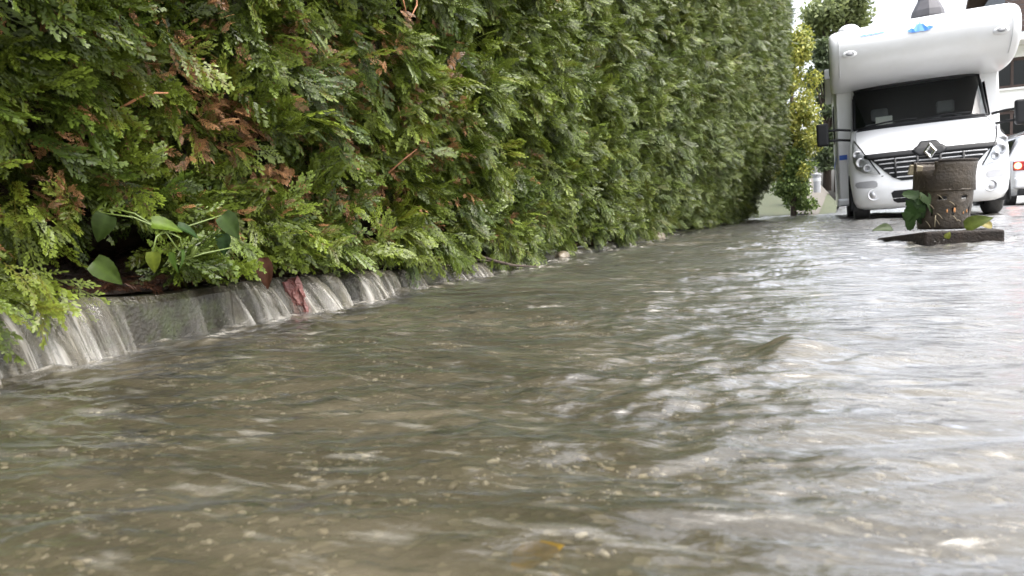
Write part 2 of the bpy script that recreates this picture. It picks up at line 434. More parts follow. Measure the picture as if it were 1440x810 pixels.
def zvis(y): return 0.30 * y + 0.80 - 0.25 * sstep(3, 8, y)                  # what the camera can just see of the hedge's height
HEDGE_H = 4.35; HY0, HY1 = -1.2, 15.0
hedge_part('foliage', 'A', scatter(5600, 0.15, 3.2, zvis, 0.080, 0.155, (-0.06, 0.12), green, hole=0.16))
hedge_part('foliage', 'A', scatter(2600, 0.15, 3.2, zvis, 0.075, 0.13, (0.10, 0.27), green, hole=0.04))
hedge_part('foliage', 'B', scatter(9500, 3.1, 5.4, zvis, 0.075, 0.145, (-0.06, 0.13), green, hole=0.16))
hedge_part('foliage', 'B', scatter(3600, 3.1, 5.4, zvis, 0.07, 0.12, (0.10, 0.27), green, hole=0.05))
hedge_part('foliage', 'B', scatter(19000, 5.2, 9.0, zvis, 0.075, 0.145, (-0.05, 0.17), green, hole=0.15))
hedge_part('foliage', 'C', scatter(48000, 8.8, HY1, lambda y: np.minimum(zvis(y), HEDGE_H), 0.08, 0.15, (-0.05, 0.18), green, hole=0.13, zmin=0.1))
print('quads', {k: [len(q[1]) for q in TPL[k]] for k in TPL})
# the part above and behind the picture, coarser
def up_dens(y, z): return (z > zvis(y) + 0.02).astype(float)
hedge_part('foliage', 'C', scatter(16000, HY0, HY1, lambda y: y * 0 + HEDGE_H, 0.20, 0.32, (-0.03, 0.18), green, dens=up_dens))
hedge_part('foliage', 'C', scatter(1200, HY0, 0.3, lambda y: y * 0 + 1.0, 0.14, 0.24, (-0.02, 0.18), green))
low = lambda y: y * 0 + 0.26
P, A, Nn, S, b, t = scatter(2000, 2.55, 8.0, low, 0.07, 0.125, (-0.06, 0.06), green, droop=1.2, zmin=0.12, dens=lambda y, z: (noise(y / 0.25, y * 0, 14) > -0.1) * 1.0)
P[:, 2] -= 0.03 + 0.05 * np.clip(noise(P[:, 1] / 0.3, P[:, 1] * 0, 15), 0, 1); P[:, 2] += 0.02
hedge_part('foliage', 'B', (P, A, Nn, S, b, t))
def brown_dens(y, z):
    k = np.exp(-((y - 2.1) / 0.9) ** 2 - ((z - 0.62) / 0.38) ** 2) + 0.10 * np.exp(-((y - 1.3) / 0.4) ** 2 - ((z - 0.6) / 0.25) ** 2) + 0.45 * np.exp(-((y - 4.2) / 0.5) ** 2 - ((z - 0.3) / 0.2) ** 2) + 0.035
    return k * (0.35 + 1.3 * (noise(y / 0.22, z / 0.22, 12) > -0.05))
hedge_part('dead_foliage', 'B', scatter(11000, 0.6, 5.0, zvis, 0.028, 0.060, (-0.04, 0.12), brown, bunch=4, dens=brown_dens))
# far end face of the hedge: turn the corner
P, A, Nn, S, b, t = scatter(2600, 0.0, 1.0, lambda y: y * 0 + HEDGE_H, 0.14, 0.24, (0, 0.1), green)
xx = RNG.uniform(-1.2, 0.0, len(P)); P2 = P.copy()
P2[:, 0] = hedge_face(np.full(len(P), HY1), P[:, 2]) + xx; P2[:, 1] = HY1 + 0.02 + RNG.normal(0, 0.05, len(P))
A2 = A[:, [1, 0, 2]].copy(); A2[:, 1] = np.abs(A2[:, 1])
build_fronds('foliage', 'B', P2 + hp, A2, Nn[:, [1, 0, 2]], S, b, t, hedge, M_hedge)
# dark woody inside
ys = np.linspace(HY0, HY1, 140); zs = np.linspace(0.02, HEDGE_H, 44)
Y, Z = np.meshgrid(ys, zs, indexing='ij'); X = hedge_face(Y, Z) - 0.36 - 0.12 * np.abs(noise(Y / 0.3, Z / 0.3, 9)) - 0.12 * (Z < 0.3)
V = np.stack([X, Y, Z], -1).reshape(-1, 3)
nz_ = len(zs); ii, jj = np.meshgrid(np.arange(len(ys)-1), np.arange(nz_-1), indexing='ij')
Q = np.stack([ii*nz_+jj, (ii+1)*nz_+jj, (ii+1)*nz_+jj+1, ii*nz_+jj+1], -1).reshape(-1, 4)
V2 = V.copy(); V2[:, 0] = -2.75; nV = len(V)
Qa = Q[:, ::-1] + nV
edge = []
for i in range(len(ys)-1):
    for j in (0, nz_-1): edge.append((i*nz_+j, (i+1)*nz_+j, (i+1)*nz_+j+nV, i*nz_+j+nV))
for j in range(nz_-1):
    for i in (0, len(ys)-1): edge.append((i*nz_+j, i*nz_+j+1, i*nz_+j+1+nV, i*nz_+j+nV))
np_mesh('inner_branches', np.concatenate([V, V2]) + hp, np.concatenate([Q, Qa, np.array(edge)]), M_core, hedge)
for k in range(24):
    y = -0.6 + k * 0.66 + random.uniform(-0.12, 0.12)
    if 0.85 < y < 1.65: y = 1.72 if y > 1.25 else 0.78
    x = -2.02 + random.uniform(-0.05, 0.03)
    tube_obj('trunk', [Vector((x, y, 0.0)) + Vector(hp), Vector((x + 0.02, y + 0.03, 0.5)) + Vector(hp), Vector((x - 0.05, y, 1.4)) + Vector(hp)], [0.05, 0.04, 0.03], M_bark, hedge)
def on_face(y, z, out=0.0): return Vector((float(hedge_face(y, z)) + out, y, z))
for pts in ([(2.62, 1.32, .05), (2.60, 1.24, .06), (2.55, 1.16, .07), (2.47, 1.09, .05)], [(2.40, 1.22, .04), (2.42, 1.16, .05), (2.43, 1.10, .05)], [(2.5, 0.50, .02), (2.56, 0.56, .05), (2.63, 0.60, .05)],
            [(1.28, 0.62, .06), (1.33, 0.66, .07), (1.38, 0.665, .06)], [(1.9, 0.28, .04), (2.0, 0.24, .05), (2.08, 0.20, .06)]):
    tube_obj('twig', [on_face(*p) + Vector(hp) for p in pts], [0.0035] * (len(pts)-1) + [0.002], M_twig, hedge, n=6)

# ------------------------------------------------------------------ kerb, soil
kerb = thing('kerb', 'low worn concrete kerb under the hedge with water spilling over it', 'kerb', (KX, 0, 0))
y = -1.3; k = 0
while y < 16:
    L = 0.98
    bm = bmesh.new(); n = 14
    rows = []
    for i in range(n + 1):
        yy = y + 0.004 + (L - 0.008) * i / n; zt = float(kerb_top(yy)) + 0.006 * float(noise(yy * 9, 0.3 + k, 4)) - 0.012; o = 0.010 * float(noise(yy * 7, k, 7))
        rows.append([bm.verts.new(p) for p in [(-0.10, yy, -0.2), (-0.10, yy, zt), (-0.018 + o, yy, zt), (o, yy, zt - 0.02), (o + 0.006, yy, -0.2)]])
    for r0, r1 in zip(rows, rows[1:]):
        for a in range(5): bm.faces.new((r0[a], r1[a], r1[(a+1) % 5], r0[(a+1) % 5]))
    bm.faces.new(rows[0]); bm.faces.new(rows[-1][::-1])
    bm_obj('kerb_stone', bm, M_kerb, kerb, smooth=False)
    y += L; k += 1
ys = np.linspace(-1.4, 16, 300); xs = np.linspace(-3.2, KX - 0.10, 24)
X, Y = np.meshgrid(xs, ys, indexing='ij')
Z = kerb_top(Y) - 0.004 + 0.014 * noise(X / 0.07, Y / 0.07, 2) + 0.012 * noise(X / 0.2, Y / 0.2, 3) + 0.10 * sstep(-1.80, -2.15, X)
def grid_quads(a, b):
    ii, jj = np.meshgrid(np.arange(a-1), np.arange(b-1), indexing='ij')
    return np.stack([ii*b+jj, (ii+1)*b+jj, (ii+1)*b+jj+1, ii*b+jj+1], -1).reshape(-1, 4)
tag(np_mesh('soil', np.stack([X, Y, Z], -1).reshape(-1, 3), grid_quads(24, 300), M_soil, smooth=True), kind='structure')
# leaf litter caught at the kerb top: little curled dead sprays and bits
n = 2600
yy = 0.6 + 5.4 * RNG.random(n) ** 1.7; xx = KX - 0.03 - 0.42 * RNG.random(n) ** 1.4; zz = kerb_top(yy) + 0.004 + 0.10 * sstep(-1.80, -2.15, xx) + 0.03 * RNG.random(n)
P = np.stack([xx, yy, zz], 1); A = RNG.normal(0, 1, (n, 3)); A[:, 2] = RNG.uniform(-0.25, 0.3, n); Nn = RNG.normal(0, 0.4, (n, 3)) + np.array([0.3, 0, 0.9])
c = np.array([0.085, 0.035, 0.02]) + RNG.random((n, 1)) * np.array([0.13, 0.06, 0.03])
c = c * np.where(xx < KX - 0.12, 0.45, 0.9)[:, None]  # litter further back darkened, painting in the shade of the hollow
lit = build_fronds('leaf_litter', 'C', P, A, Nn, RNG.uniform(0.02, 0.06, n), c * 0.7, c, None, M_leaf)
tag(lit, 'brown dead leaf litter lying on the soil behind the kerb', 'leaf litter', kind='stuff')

# ------------------------------------------------------------------ road bed and ground
def mat_ground(name, cols, scale, rough=0.6, bump=0.3, stones=None, stone_scale=60, stone_amt=0.5):
    m, nt, p = new_mat(name)
    tc = N(nt, 'ShaderNodeTexCoord')
    nz = N(nt, 'ShaderNodeTexNoise', Scale=scale, Detail=8.0, Roughness=0.65); nt.links.new(tc.outputs['Object'], nz.inputs['Vector'])
    r = ramp(nt, nz.outputs['Fac'], [(0.25 + 0.5 * i / max(1, len(cols)-1), c) for i, c in enumerate(cols)])
    out = r.outputs['Color']
    vo = N(nt, 'ShaderNodeTexVoronoi', Scale=float(stone_scale)); nt.links.new(tc.outputs['Object'], vo.inputs['Vector'])
    if stones:
        cr = ramp(nt, vo.outputs['Color'], [(0.0, (0, 0, 0)), (0.80, (0, 0, 0)), (0.82, (stone_amt,) * 3), (1, (stone_amt,) * 3)])
        mx = N(nt, 'ShaderNodeMix', data_type='RGBA'); nt.links.new(cr.outputs['Color'], mx.inputs[0]); nt.links.new(out, mx.inputs[6]); mx.inputs[7].default_value = (*stones, 1)
        out = mx.outputs[2]
    nt.links.new(out, p.inputs['Base Color']); p.inputs['Roughness'].default_value = rough
    bp = N(nt, 'ShaderNodeBump', Strength=bump, Distance=0.02); nt.links.new(vo.outputs['Distance'], bp.inputs['Height']); nt.links.new(bp.outputs['Normal'], p.inputs['Normal'])
    return m
M_ground = mat_ground('earth', [(0.06, 0.07, 0.03), (0.10, 0.11, 0.05), (0.13, 0.12, 0.07)], 3.0)
M_road = mat_ground('old_asphalt', [(0.020, 0.019, 0.013), (0.036, 0.032, 0.022), (0.040, 0.042, 0.016)], 4.0, stones=(0.42, 0.39, 0.32), stone_scale=75, stone_amt=0.25)
M_grass = mat_ground('grass_blades', [(0.022, 0.028, 0.010), (0.030, 0.038, 0.012), (0.042, 0.040, 0.020)], 6.0, rough=0.8)
M_path = mat_ground('gravel_path', [(0.055, 0.049, 0.04), (0.08, 0.071, 0.058)], 8.0, rough=0.8)

def sheet(name, x0, x1, y0, y1, z, mat):
    bm = bmesh.new(); bm.faces.new([bm.verts.new(p) for p in [(x0, y0, z), (x1, y0, z), (x1, y1, z), (x0, y1, z)]])
    return tag(bm_obj(name, bm, mat), kind='structure')
sheet('ground', -600, 600, -300, 1200, -0.16, M_ground)
# the road bed, gently uneven, with the shallow rib of asphalt near the camera
xs = np.concatenate([np.linspace(KX + 0.004, 1.6, 150), np.linspace(1.65, 14, 40)]); ys = np.concatenate([np.linspace(-2.5, 4, 220), np.linspace(4.1, 60, 80)])
X, Y = np.meshgrid(xs, ys, indexing='ij')
Zb = -0.052 + 0.010 * noise(X / 0.5, Y / 0.35, 21) + 0.004 * noise(X / 0.12, Y / 0.1, 22) - 0.03 * sstep(1.0, 6.0, Y)
np_o = np_mesh('road', np.stack([X, Y, Zb], -1).reshape(-1, 3), grid_quads(len(xs), len(ys)), M_road, smooth=True)
tag(np_o, kind='structure')

# gravel and washed-in pebbles on the road bed
ico = bmesh.new(); bmesh.ops.create_icosphere(ico, subdivisions=2, radius=1.0)
IV = np.array([v.co[:] for v in ico.verts]); IT = np.array([[v.index for v in f.verts] for f in ico.faces]); ico.free()
n = 17000
py = 0.25 + 2.35 * RNG.random(n) ** 1.3; px = RNG.uniform(KX + 0.06, 0.7, n)
clump = noise(px / 0.22, py / 0.16, 31) + 0.4 * noise(px / 0.6, py / 0.5, 32)
keep = (clump > -0.02 + RNG.random(n) * 0.3 - 0.12) & (px < 0.55 - 0.15 * py + 0.3)
px, py = px[keep], py[keep]; n = len(px)
s = 0.0018 + 0.0062 * RNG.random(n) ** 3
zb = -0.052 + 0.010 * noise(px / 0.5, py / 0.35, 21) + 0.004 * noise(px / 0.12, py / 0.1, 22)
ang = RNG.uniform(0, 2*PI, n); sq = RNG.uniform(0.55, 1.0, (n, 3)) * np.array([1.3, 0.9, 0.6])
jit = 1 + 0.22 * RNG.normal(0, 1, (n, len(IV)))
L = IV[None] * sq[:, None] * s[:, None, None] * jit[:, :, None]
Xr = L[:, :, 0] * np.cos(ang)[:, None] - L[:, :, 1] * np.sin(ang)[:, None]; Yr = L[:, :, 0] * np.sin(ang)[:, None] + L[:, :, 1] * np.cos(ang)[:, None]
V = np.stack([Xr + px[:, None], Yr + py[:, None], L[:, :, 2] + zb[:, None] + 0.3 * s[:, None]], -1)
tint = 0.62 * np.array([[0.52, 0.49, 0.42], [0.40, 0.36, 0.29], [0.6, 0.58, 0.53], [0.26, 0.24, 0.2], [0.22, 0.2, 0.17]])[RNG.integers(0, 5, n)] * RNG.uniform(0.75, 1.15, (n, 1))
T = (IT[None] + (np.arange(n) * len(IV))[:, None, None]).reshape(-1, 3)
M_peb = mat_leaf('pebbles', rough=0.5, trans=0.0)
tag(np_mesh('gravel', V.reshape(-1, 3), None, M_peb, smooth=True, col=np.repeat(tint, len(IV), 0), tris=T), 'pale gravel washed over the road bed under shallow water', 'gravel', kind='stuff')

# ------------------------------------------------------------------ flood water
def geom(a, b, d0, g):
    o = [a]; d = d0
    while o[-1] < b: o.append(o[-1] + d); d *= g
    o[-1] = b; return np.array(o)
xs = np.concatenate([np.linspace(KX - 0.01, 0.9, 560), geom(0.905, 14, 0.006, 1.03)[1:]])
ys = np.concatenate([geom(0.2, 2.5, 0.02, 1.2)[::-1] * -1 + 0.4, geom(0.21, 46, 0.0042, 1.0062)])
X, Y = np.meshgrid(xs, ys, indexing='ij')
e1 = np.array([0.93, 0.36]); U = X * e1[0] + Y * e1[1]; Wv = -X * e1[1] + Y * e1[0]
Uw = U + 0.10 * noise(U / 0.6, Wv / 0.5, 40); Ww = Wv + 0.05 * noise(U / 0.5, Wv / 0.4, 41)
amp = 1.0 + 0.9 * sstep(-0.5, 0.6, noise(U / 1.1, Wv / 0.7, 42)) - 0.75 * sstep(-0.3, 0.9, X)
Zw = amp * (0.0060 * noise(Uw / 0.30, Ww / 0.115, 43) + 0.0032 * noise(Uw / 0.12, Ww / 0.045, 44) + 0.0019 * noise(Uw / 0.06, Ww / 0.024, 45) + 0.0009 * noise(Uw / 0.03, Ww / 0.012, 145))
Zw += (0.004 + 0.010 * sstep(1.2, 4, Y)) * noise(Uw / 0.40, Ww / 0.115, 46) + 0.020 * sstep(2, 6, Y) * noise(Uw / 0.85, Ww / 0.24, 48) + 0.02 * sstep(6, 12, Y) * noise(Uw / 1.6, Ww / 0.5, 49)
Zw += 0.011 * noise(U / 1.6, Wv / 0.55, 47)
def ridge(pts, h, wd, sd):
    """standing crest along a line of ground points"""
    global Zw
    for (x0, y0), (x1, y1) in zip(pts, pts[1:]):
        dx, dy = x1-x0, y1-y0; L = math.hypot(dx, dy)
        t = ((X-x0)*dx + (Y-y0)*dy) / L; s_ = (-(X-x0)*dy + (Y-y0)*dx) / L
        s_ = s_ + 0.02 * noise(X / 0.15, Y / 0.15, sd)
        Zw = Zw + 1.5 * h * np.exp(-(s_ / wd) ** 2) * sstep(-0.06, 0.06, t) * (1 - sstep(L-0.06, L+0.06, t)) * (0.7 + 0.6 * noise(X / 0.12, Y / 0.12, sd + 1))
ridge([(-0.72, 0.40), (-0.56, 0.54)], 0.007, 0.030, 50)
ridge([(-0.26, 1.05), (0.02, 1.30), (0.15, 1.5)], 0.006, 0.035, 52)
ridge([(-0.02, 0.80), (0.3, 0.95), (0.6, 1.1)], 0.007, 0.030, 54)
for (cx, cy, h, rx, ry) in [(-0.10, 1.42, 0.030, 0.05, 0.07), (-0.04, 1.40, 0.018, 0.07, 0.05), (-0.20, 1.52, 0.014, 0.05, 0.05), (0.36, 1.16, 0.018, 0.09, 0.05), (0.85, 4.0, 0.03, 0.25, 0.1)]:
    Zw += h * np.exp(-((X-cx)/rx)**2 - ((Y-cy)/ry)**2)
# churned strip along the foot of the kerb
kb = np.exp(-((X - KX) / 0.16) ** 2)
Zw += kb * (0.010 * noise(X / 0.05, Y / 0.06, 60) + 0.008 * noise(X / 0.1, Y / 0.16, 61))
foam = np.clip(0.8 * np.maximum(kb, sstep(2.0, 3.5, Y) * np.exp(-((X - KX) / 0.28) ** 2)) * (0.05 + 0.22 * sstep(1.8, 3.2, Y) + 0.9 * noise(X / 0.025, Y / 0.04, 67) + 1.3 * noise(X / 0.06, Y / 0.10, 62)) * sstep(0.3, 0.9, Y + 0.4), 0, 1)
foam = np.maximum(foam, np.clip(spill_flow(Y) * sstep(0.35, 1.0, spill_flow(Y)) * np.exp(-((X - KX - 0.075) / 0.055) ** 2) * (0.45 + 1.0 * noise(X / 0.02, Y / 0.03, 68)), 0, 0.9))
# wake round the drain frame and the vehicle's wheels
for (cx, cy, r0, r1) in [(0.54, 5.15, 0.36, 0.16), (0.2, 11.9, 0.45, 0.25), (1.95, 11.95, 0.45, 0.25)]:
    rr = np.hypot(X-cx, Y-cy); wk = np.exp(-((rr-r0)/r1)**2)
    Zw += wk * 0.014 * noise(X / 0.10, Y / 0.07, 63); foam = np.maximum(foam, wk * np.clip(0.50 + 1.5 * noise(X / 0.09, Y / 0.12, 64), 0, 1))
foam = np.maximum(foam, np.clip(2.2 * noise(Uw / 0.16, Ww / 0.03, 65) * noise(U / 0.5, Wv / 0.3, 66) - 0.42, 0, 1) * sstep(0.9, 2.0, Y))

def mat_water(name):
    m, nt, p = new_mat(name); nt.nodes.remove(p)
    out = nt.nodes['Material Output']
    tc = N(nt, 'ShaderNodeTexCoord')
    mp = N(nt, 'ShaderNodeMapping'); mp.inputs['Rotation'].default_value = (0, 0, -0.37); mp.inputs['Scale'].default_value = (0.35, 1.0, 1.0)
    nt.links.new(tc.outputs['Object'], mp.inputs['Vector'])
    n1 = N(nt, 'ShaderNodeTexNoise', Scale=28.0, Detail=4.0, Roughness=0.55, Distortion=0.4); nt.links.new(mp.outputs[0], n1.inputs['Vector'])
    n0 = N(nt, 'ShaderNodeTexNoise', Scale=9.0, Detail=2.0, Roughness=0.5, Distortion=0.6); nt.links.new(mp.outputs[0], n0.inputs['Vector'])
    b0 = N(nt, 'ShaderNodeBump', Strength=0.45, Distance=0.04); nt.links.new(n0.outputs['Fac'], b0.inputs['Height'])
    bp = N(nt, 'ShaderNodeBump', Strength=0.45, Distance=0.02); nt.links.new(n1.outputs['Fac'], bp.inputs['Height']); nt.links.new(b0.outputs['Normal'], bp.inputs['Normal'])
    # mud in suspension: clouds of browner and greener water
    n2 = N(nt, 'ShaderNodeTexNoise', Scale=3.2, Detail=5.0, Roughness=0.6); nt.links.new(mp.outputs[0], n2.inputs['Vector'])
    mud = ramp(nt, n2.outputs['Fac'], [(0.3, (0.036, 0.031, 0.019)), (0.55, (0.074, 0.064, 0.043)), (0.75, (0.130, 0.113, 0.080))])
    fo = N(nt, 'ShaderNodeAttribute', attribute_name='foam')
    mx = N(nt, 'ShaderNodeMix', data_type='RGBA'); nt.links.new(fo.outputs['Fac'], mx.inputs[0]); nt.links.new(mud.outputs['Color'], mx.inputs[6]); mx.inputs[7].default_value = (0.38, 0.365, 0.33, 1)
    # drawn-out streaks of fine froth carried by the current
    mp2 = N(nt, 'ShaderNodeMapping'); mp2.inputs['Rotation'].default_value = (0, 0, -0.37); mp2.inputs['Scale'].default_value = (0.22, 1.0, 1.0); nt.links.new(tc.outputs['Object'], mp2.inputs['Vector'])
    n4 = N(nt, 'ShaderNodeTexNoise', Scale=34.0, Detail=3.0, Roughness=0.6, Distortion=0.3); nt.links.new(mp2.outputs[0], n4.inputs['Vector'])
    st = ramp(nt, n4.outputs['Fac'], [(0.55, (0,) * 3), (0.68, (0.75,) * 3)])
    n5 = N(nt, 'ShaderNodeTexNoise', Scale=2.0, Detail=2.0); nt.links.new(mp.outputs[0], n5.inputs['Vector'])
    s5 = ramp(nt, n5.outputs['Fac'], [(0.35, (0.15,) * 3), (0.65, (1,) * 3)])
    ms = N(nt, 'ShaderNodeMath', operation='MULTIPLY'); nt.links.new(st.outputs['Color'], ms.inputs[0]); nt.links.new(s5.outputs['Color'], ms.inputs[1])
    mx0 = mx; mx = N(nt, 'ShaderNodeMix', data_type='RGBA'); nt.links.new(ms.outputs[0], mx.inputs[0]); nt.links.new(mx0.outputs[2], mx.inputs[6]); mx.inputs[7].default_value = (0.30, 0.29, 0.255, 1)
    df = N(nt, 'ShaderNodeBsdfDiffuse'); nt.links.new(mx.outputs[2], df.inputs['Color']); nt.links.new(bp.outputs['Normal'], df.inputs['Normal'])
    tr = N(nt, 'ShaderNodeBsdfTransparent'); tr.inputs['Color'].default_value = (0.86, 0.83, 0.72, 1)
    cl = ramp(nt, n2.outputs['Fac'], [(0.35, (0.75,) * 3), (0.68, (0.35,) * 3)])
    sb = N(nt, 'ShaderNodeMath', operation='SUBTRACT', use_clamp=True); nt.links.new(cl.outputs['Color'], sb.inputs[0]); nt.links.new(fo.outputs['Fac'], sb.inputs[1])
    body = N(nt, 'ShaderNodeMixShader'); nt.links.new(sb.outputs[0], body.inputs[0]); nt.links.new(df.outputs[0], body.inputs[1]); nt.links.new(tr.outputs[0], body.inputs[2])
    gl = N(nt, 'ShaderNodeBsdfGlossy'); gl.inputs['Roughness'].default_value = 0.21; nt.links.new(bp.outputs['Normal'], gl.inputs['Normal'])
    fr = N(nt, 'ShaderNodeFresnel', IOR=1.34); nt.links.new(bp.outputs['Normal'], fr.inputs['Normal'])
    su = N(nt, 'ShaderNodeMixShader'); fb = N(nt, 'ShaderNodeMath', operation='MULTIPLY', use_clamp=True); fb.inputs[1].default_value = 2.4; nt.links.new(fr.outputs[0], fb.inputs[0])
    nt.links.new(fb.outputs[0], su.inputs[0]); nt.links.new(body.outputs[0], su.inputs[1]); nt.links.new(gl.outputs[0], su.inputs[2])
    nt.links.new(su.outputs[0], out.inputs['Surface'])
    return m
M_water = mat_water('muddy_flood_water')
wo = np_mesh('water', np.stack([X, Y, Zw], -1).reshape(-1, 3), grid_quads(len(xs), len(ys)), M_water, smooth=True, extra={'foam': foam.reshape(-1)})
tag(wo, kind='structure')

# ------------------------------------------------------------------ water spilling over the kerb
def mat_spill():
    m, nt, p = new_mat('spilling_water')
    s = N(nt, 'ShaderNodeAttribute', attribute_name='s'); t = N(nt, 'ShaderNodeAttribute', attribute_name='t'); th = N(nt, 'ShaderNodeAttribute', attribute_name='thick')
    cb = N(nt, 'ShaderNodeCombineXYZ'); nt.links.new(s.outputs['Fac'], cb.inputs[0]); nt.links.new(t.outputs['Fac'], cb.inputs[1])
    mp = N(nt, 'ShaderNodeMapping'); mp.inputs['Scale'].default_value = (34, 0.9, 1); nt.links.new(cb.outputs[0], mp.inputs['Vector'])
    nz = N(nt, 'ShaderNodeTexNoise', Scale=1.0, Detail=4.0, Roughness=0.6, Distortion=0.3); nt.links.new(mp.outputs[0], nz.inputs['Vector'])
    mpb = N(nt, 'ShaderNodeMapping'); mpb.inputs['Scale'].default_value = (95, 1.6, 1); nt.links.new(cb.outputs[0], mpb.inputs['Vector'])
    nzb = N(nt, 'ShaderNodeTexNoise', Scale=1.0, Detail=3.0); nt.links.new(mpb.outputs[0], nzb.inputs['Vector'])
    al = ramp(nt, nz.outputs['Fac'], [(0.30, (0.16,) * 3), (0.55, (0.52,) * 3), (0.75, (0.95,) * 3)])
    mu = N(nt, 'ShaderNodeMath', operation='MULTIPLY', use_clamp=True); nt.links.new(al.outputs['Color'], mu.inputs[0]); nt.links.new(th.outputs['Fac'], mu.inputs[1])
    cr = ramp(nt, nz.outputs['Fac'], [(0.38, (0.060, 0.053, 0.038)), (0.58, (0.115, 0.104, 0.078)), (0.76, (0.24, 0.23, 0.20))])
    bp = N(nt, 'ShaderNodeBump', Strength=0.6, Distance=0.01); nt.links.new(nz.outputs['Fac'], bp.inputs['Height'])
    tf = N(nt, 'ShaderNodeMapRange'); tf.inputs['From Min'].default_value = 0.45; tf.inputs['From Max'].default_value = 1.0; nt.links.new(t.outputs['Fac'], tf.inputs['Value'])
    fr_ = ramp(nt, nzb.outputs['Fac'], [(0.42, (0,) * 3), (0.66, (1,) * 3)])
    fm = N(nt, 'ShaderNodeMath', operation='MULTIPLY'); nt.links.new(tf.outputs[0], fm.inputs[0]); nt.links.new(fr_.outputs['Color'], fm.inputs[1])
    fx = N(nt, 'ShaderNodeMix', data_type='RGBA'); nt.links.new(fm.outputs[0], fx.inputs[0]); nt.links.new(cr.outputs['Color'], fx.inputs[6]); fx.inputs[7].default_value = (0.36, 0.35, 0.32, 1)
    nt.links.new(fx.outputs[2], p.inputs['Base Color']); p.inputs['Roughness'].default_value = 0.12; p.inputs['IOR'].default_value = 1.33
    nt.links.new(bp.outputs['Normal'], p.inputs['Normal'])
    nt.links.new(mu.outputs[0], p.inputs['Alpha'])
    return m
M_spill = mat_spill()
def spill_sheet(y0, y1):
    ys = np.linspace(y0, y1, int((y1-y0) / 0.004)); tt = np.linspace(0, 1, 22)
    Yg, T = np.meshgrid(ys, tt, indexing='ij')
    z0 = kerb_top(Yg)
    flow = spill_flow(Yg)
    edge = np.clip(np.minimum(Yg - y0, y1 - Yg) / 0.08, 0, 1); flow = flow * edge
    throw = 0.014 + 0.105 * flow ** 1.3 * np.clip(z0 / 0.13, 0.35, 1.1)
    a = np.clip(T / 0.32, 0, 1); f = np.clip((T - 0.32) / 0.68, 0, 1)
    x = KX - 0.10 + 0.105 * a + throw * f + 0.006 * noise(Yg / 0.02, T * 1.2, 72) * f
    top = z0 - 0.010 + 0.010 * flow * (1 - 0.4 * a) + 0.003 * noise(Yg / 0.03, x / 0.05, 73)
    z = top * (1 - f ** 1.9) + (-0.012) * f ** 1.9
    yy = Yg + 0.02 * f * flow + 0.004 * noise(Yg / 0.03, T * 2, 74)
    o = np_mesh('spilling_water', np.stack([x, yy, z], -1).reshape(-1, 3), grid_quads(len(ys), len(tt)), M_spill, smooth=True,
                extra={'s': Yg.reshape(-1), 't': T.reshape(-1), 'thick': np.clip((flow - 0.20) * 1.7, 0.06, 1.25).reshape(-1)})
    return tag(o, kind='structure')
spill_sheet(-0.4, 8.2)

# ------------------------------------------------------------------ leaves
def leaf_mesh(name, L, W, col, parent=None, heart=0.0, fold=0.25, bend=0.3, mat=None, serr=0.02, nseg=12):
    V = []; Q = []; C = []
    for i in range(nseg + 1):
        t = i / nseg
        wv = W * 0.5 * (math.sin(PI * min(1, t ** (0.62 - 0.12 * heart))) ** 0.85 if 0 < t < 1 else 0.0) * (1 + (serr if i % 2 else -serr))
        back = -heart * 0.14 * L * math.exp(-(t / 0.16) ** 2) if t > 0 else 0
        for sidx, sg in enumerate((-1, -0.5, 0, 0.5, 1)):
            yv = t * L + back * abs(sg)
            zv = -bend * L * t * t + fold * abs(sg) * wv + 0.012 * L * math.sin(9 * t + 4 * sg)
            V.append((sg * wv, yv, zv)); k = 1.25 if sg == 0 else (0.9 + 0.12 * math.sin(i * 2.1 + abs(sg) * 3)); C.append([c * k for c in col])
    for i in range(nseg):
        for j in range(4): Q.append((i*5+j, i*5+j+1, (i+1)*5+j+1, (i+1)*5+j))
    return np_mesh(name, V, Q, mat or M_leaf, parent, smooth=True, col=np.array(C))
def orient(o, loc, axis, normal):
    a = Vector(axis).normalized(); n = Vector(normal); n = (n - a * n.dot(a)).normalized(); x = a.cross(n)
    o.matrix_local = Matrix.Translation(loc) @ Matrix((x, a, n)).transposed().to_4x4()

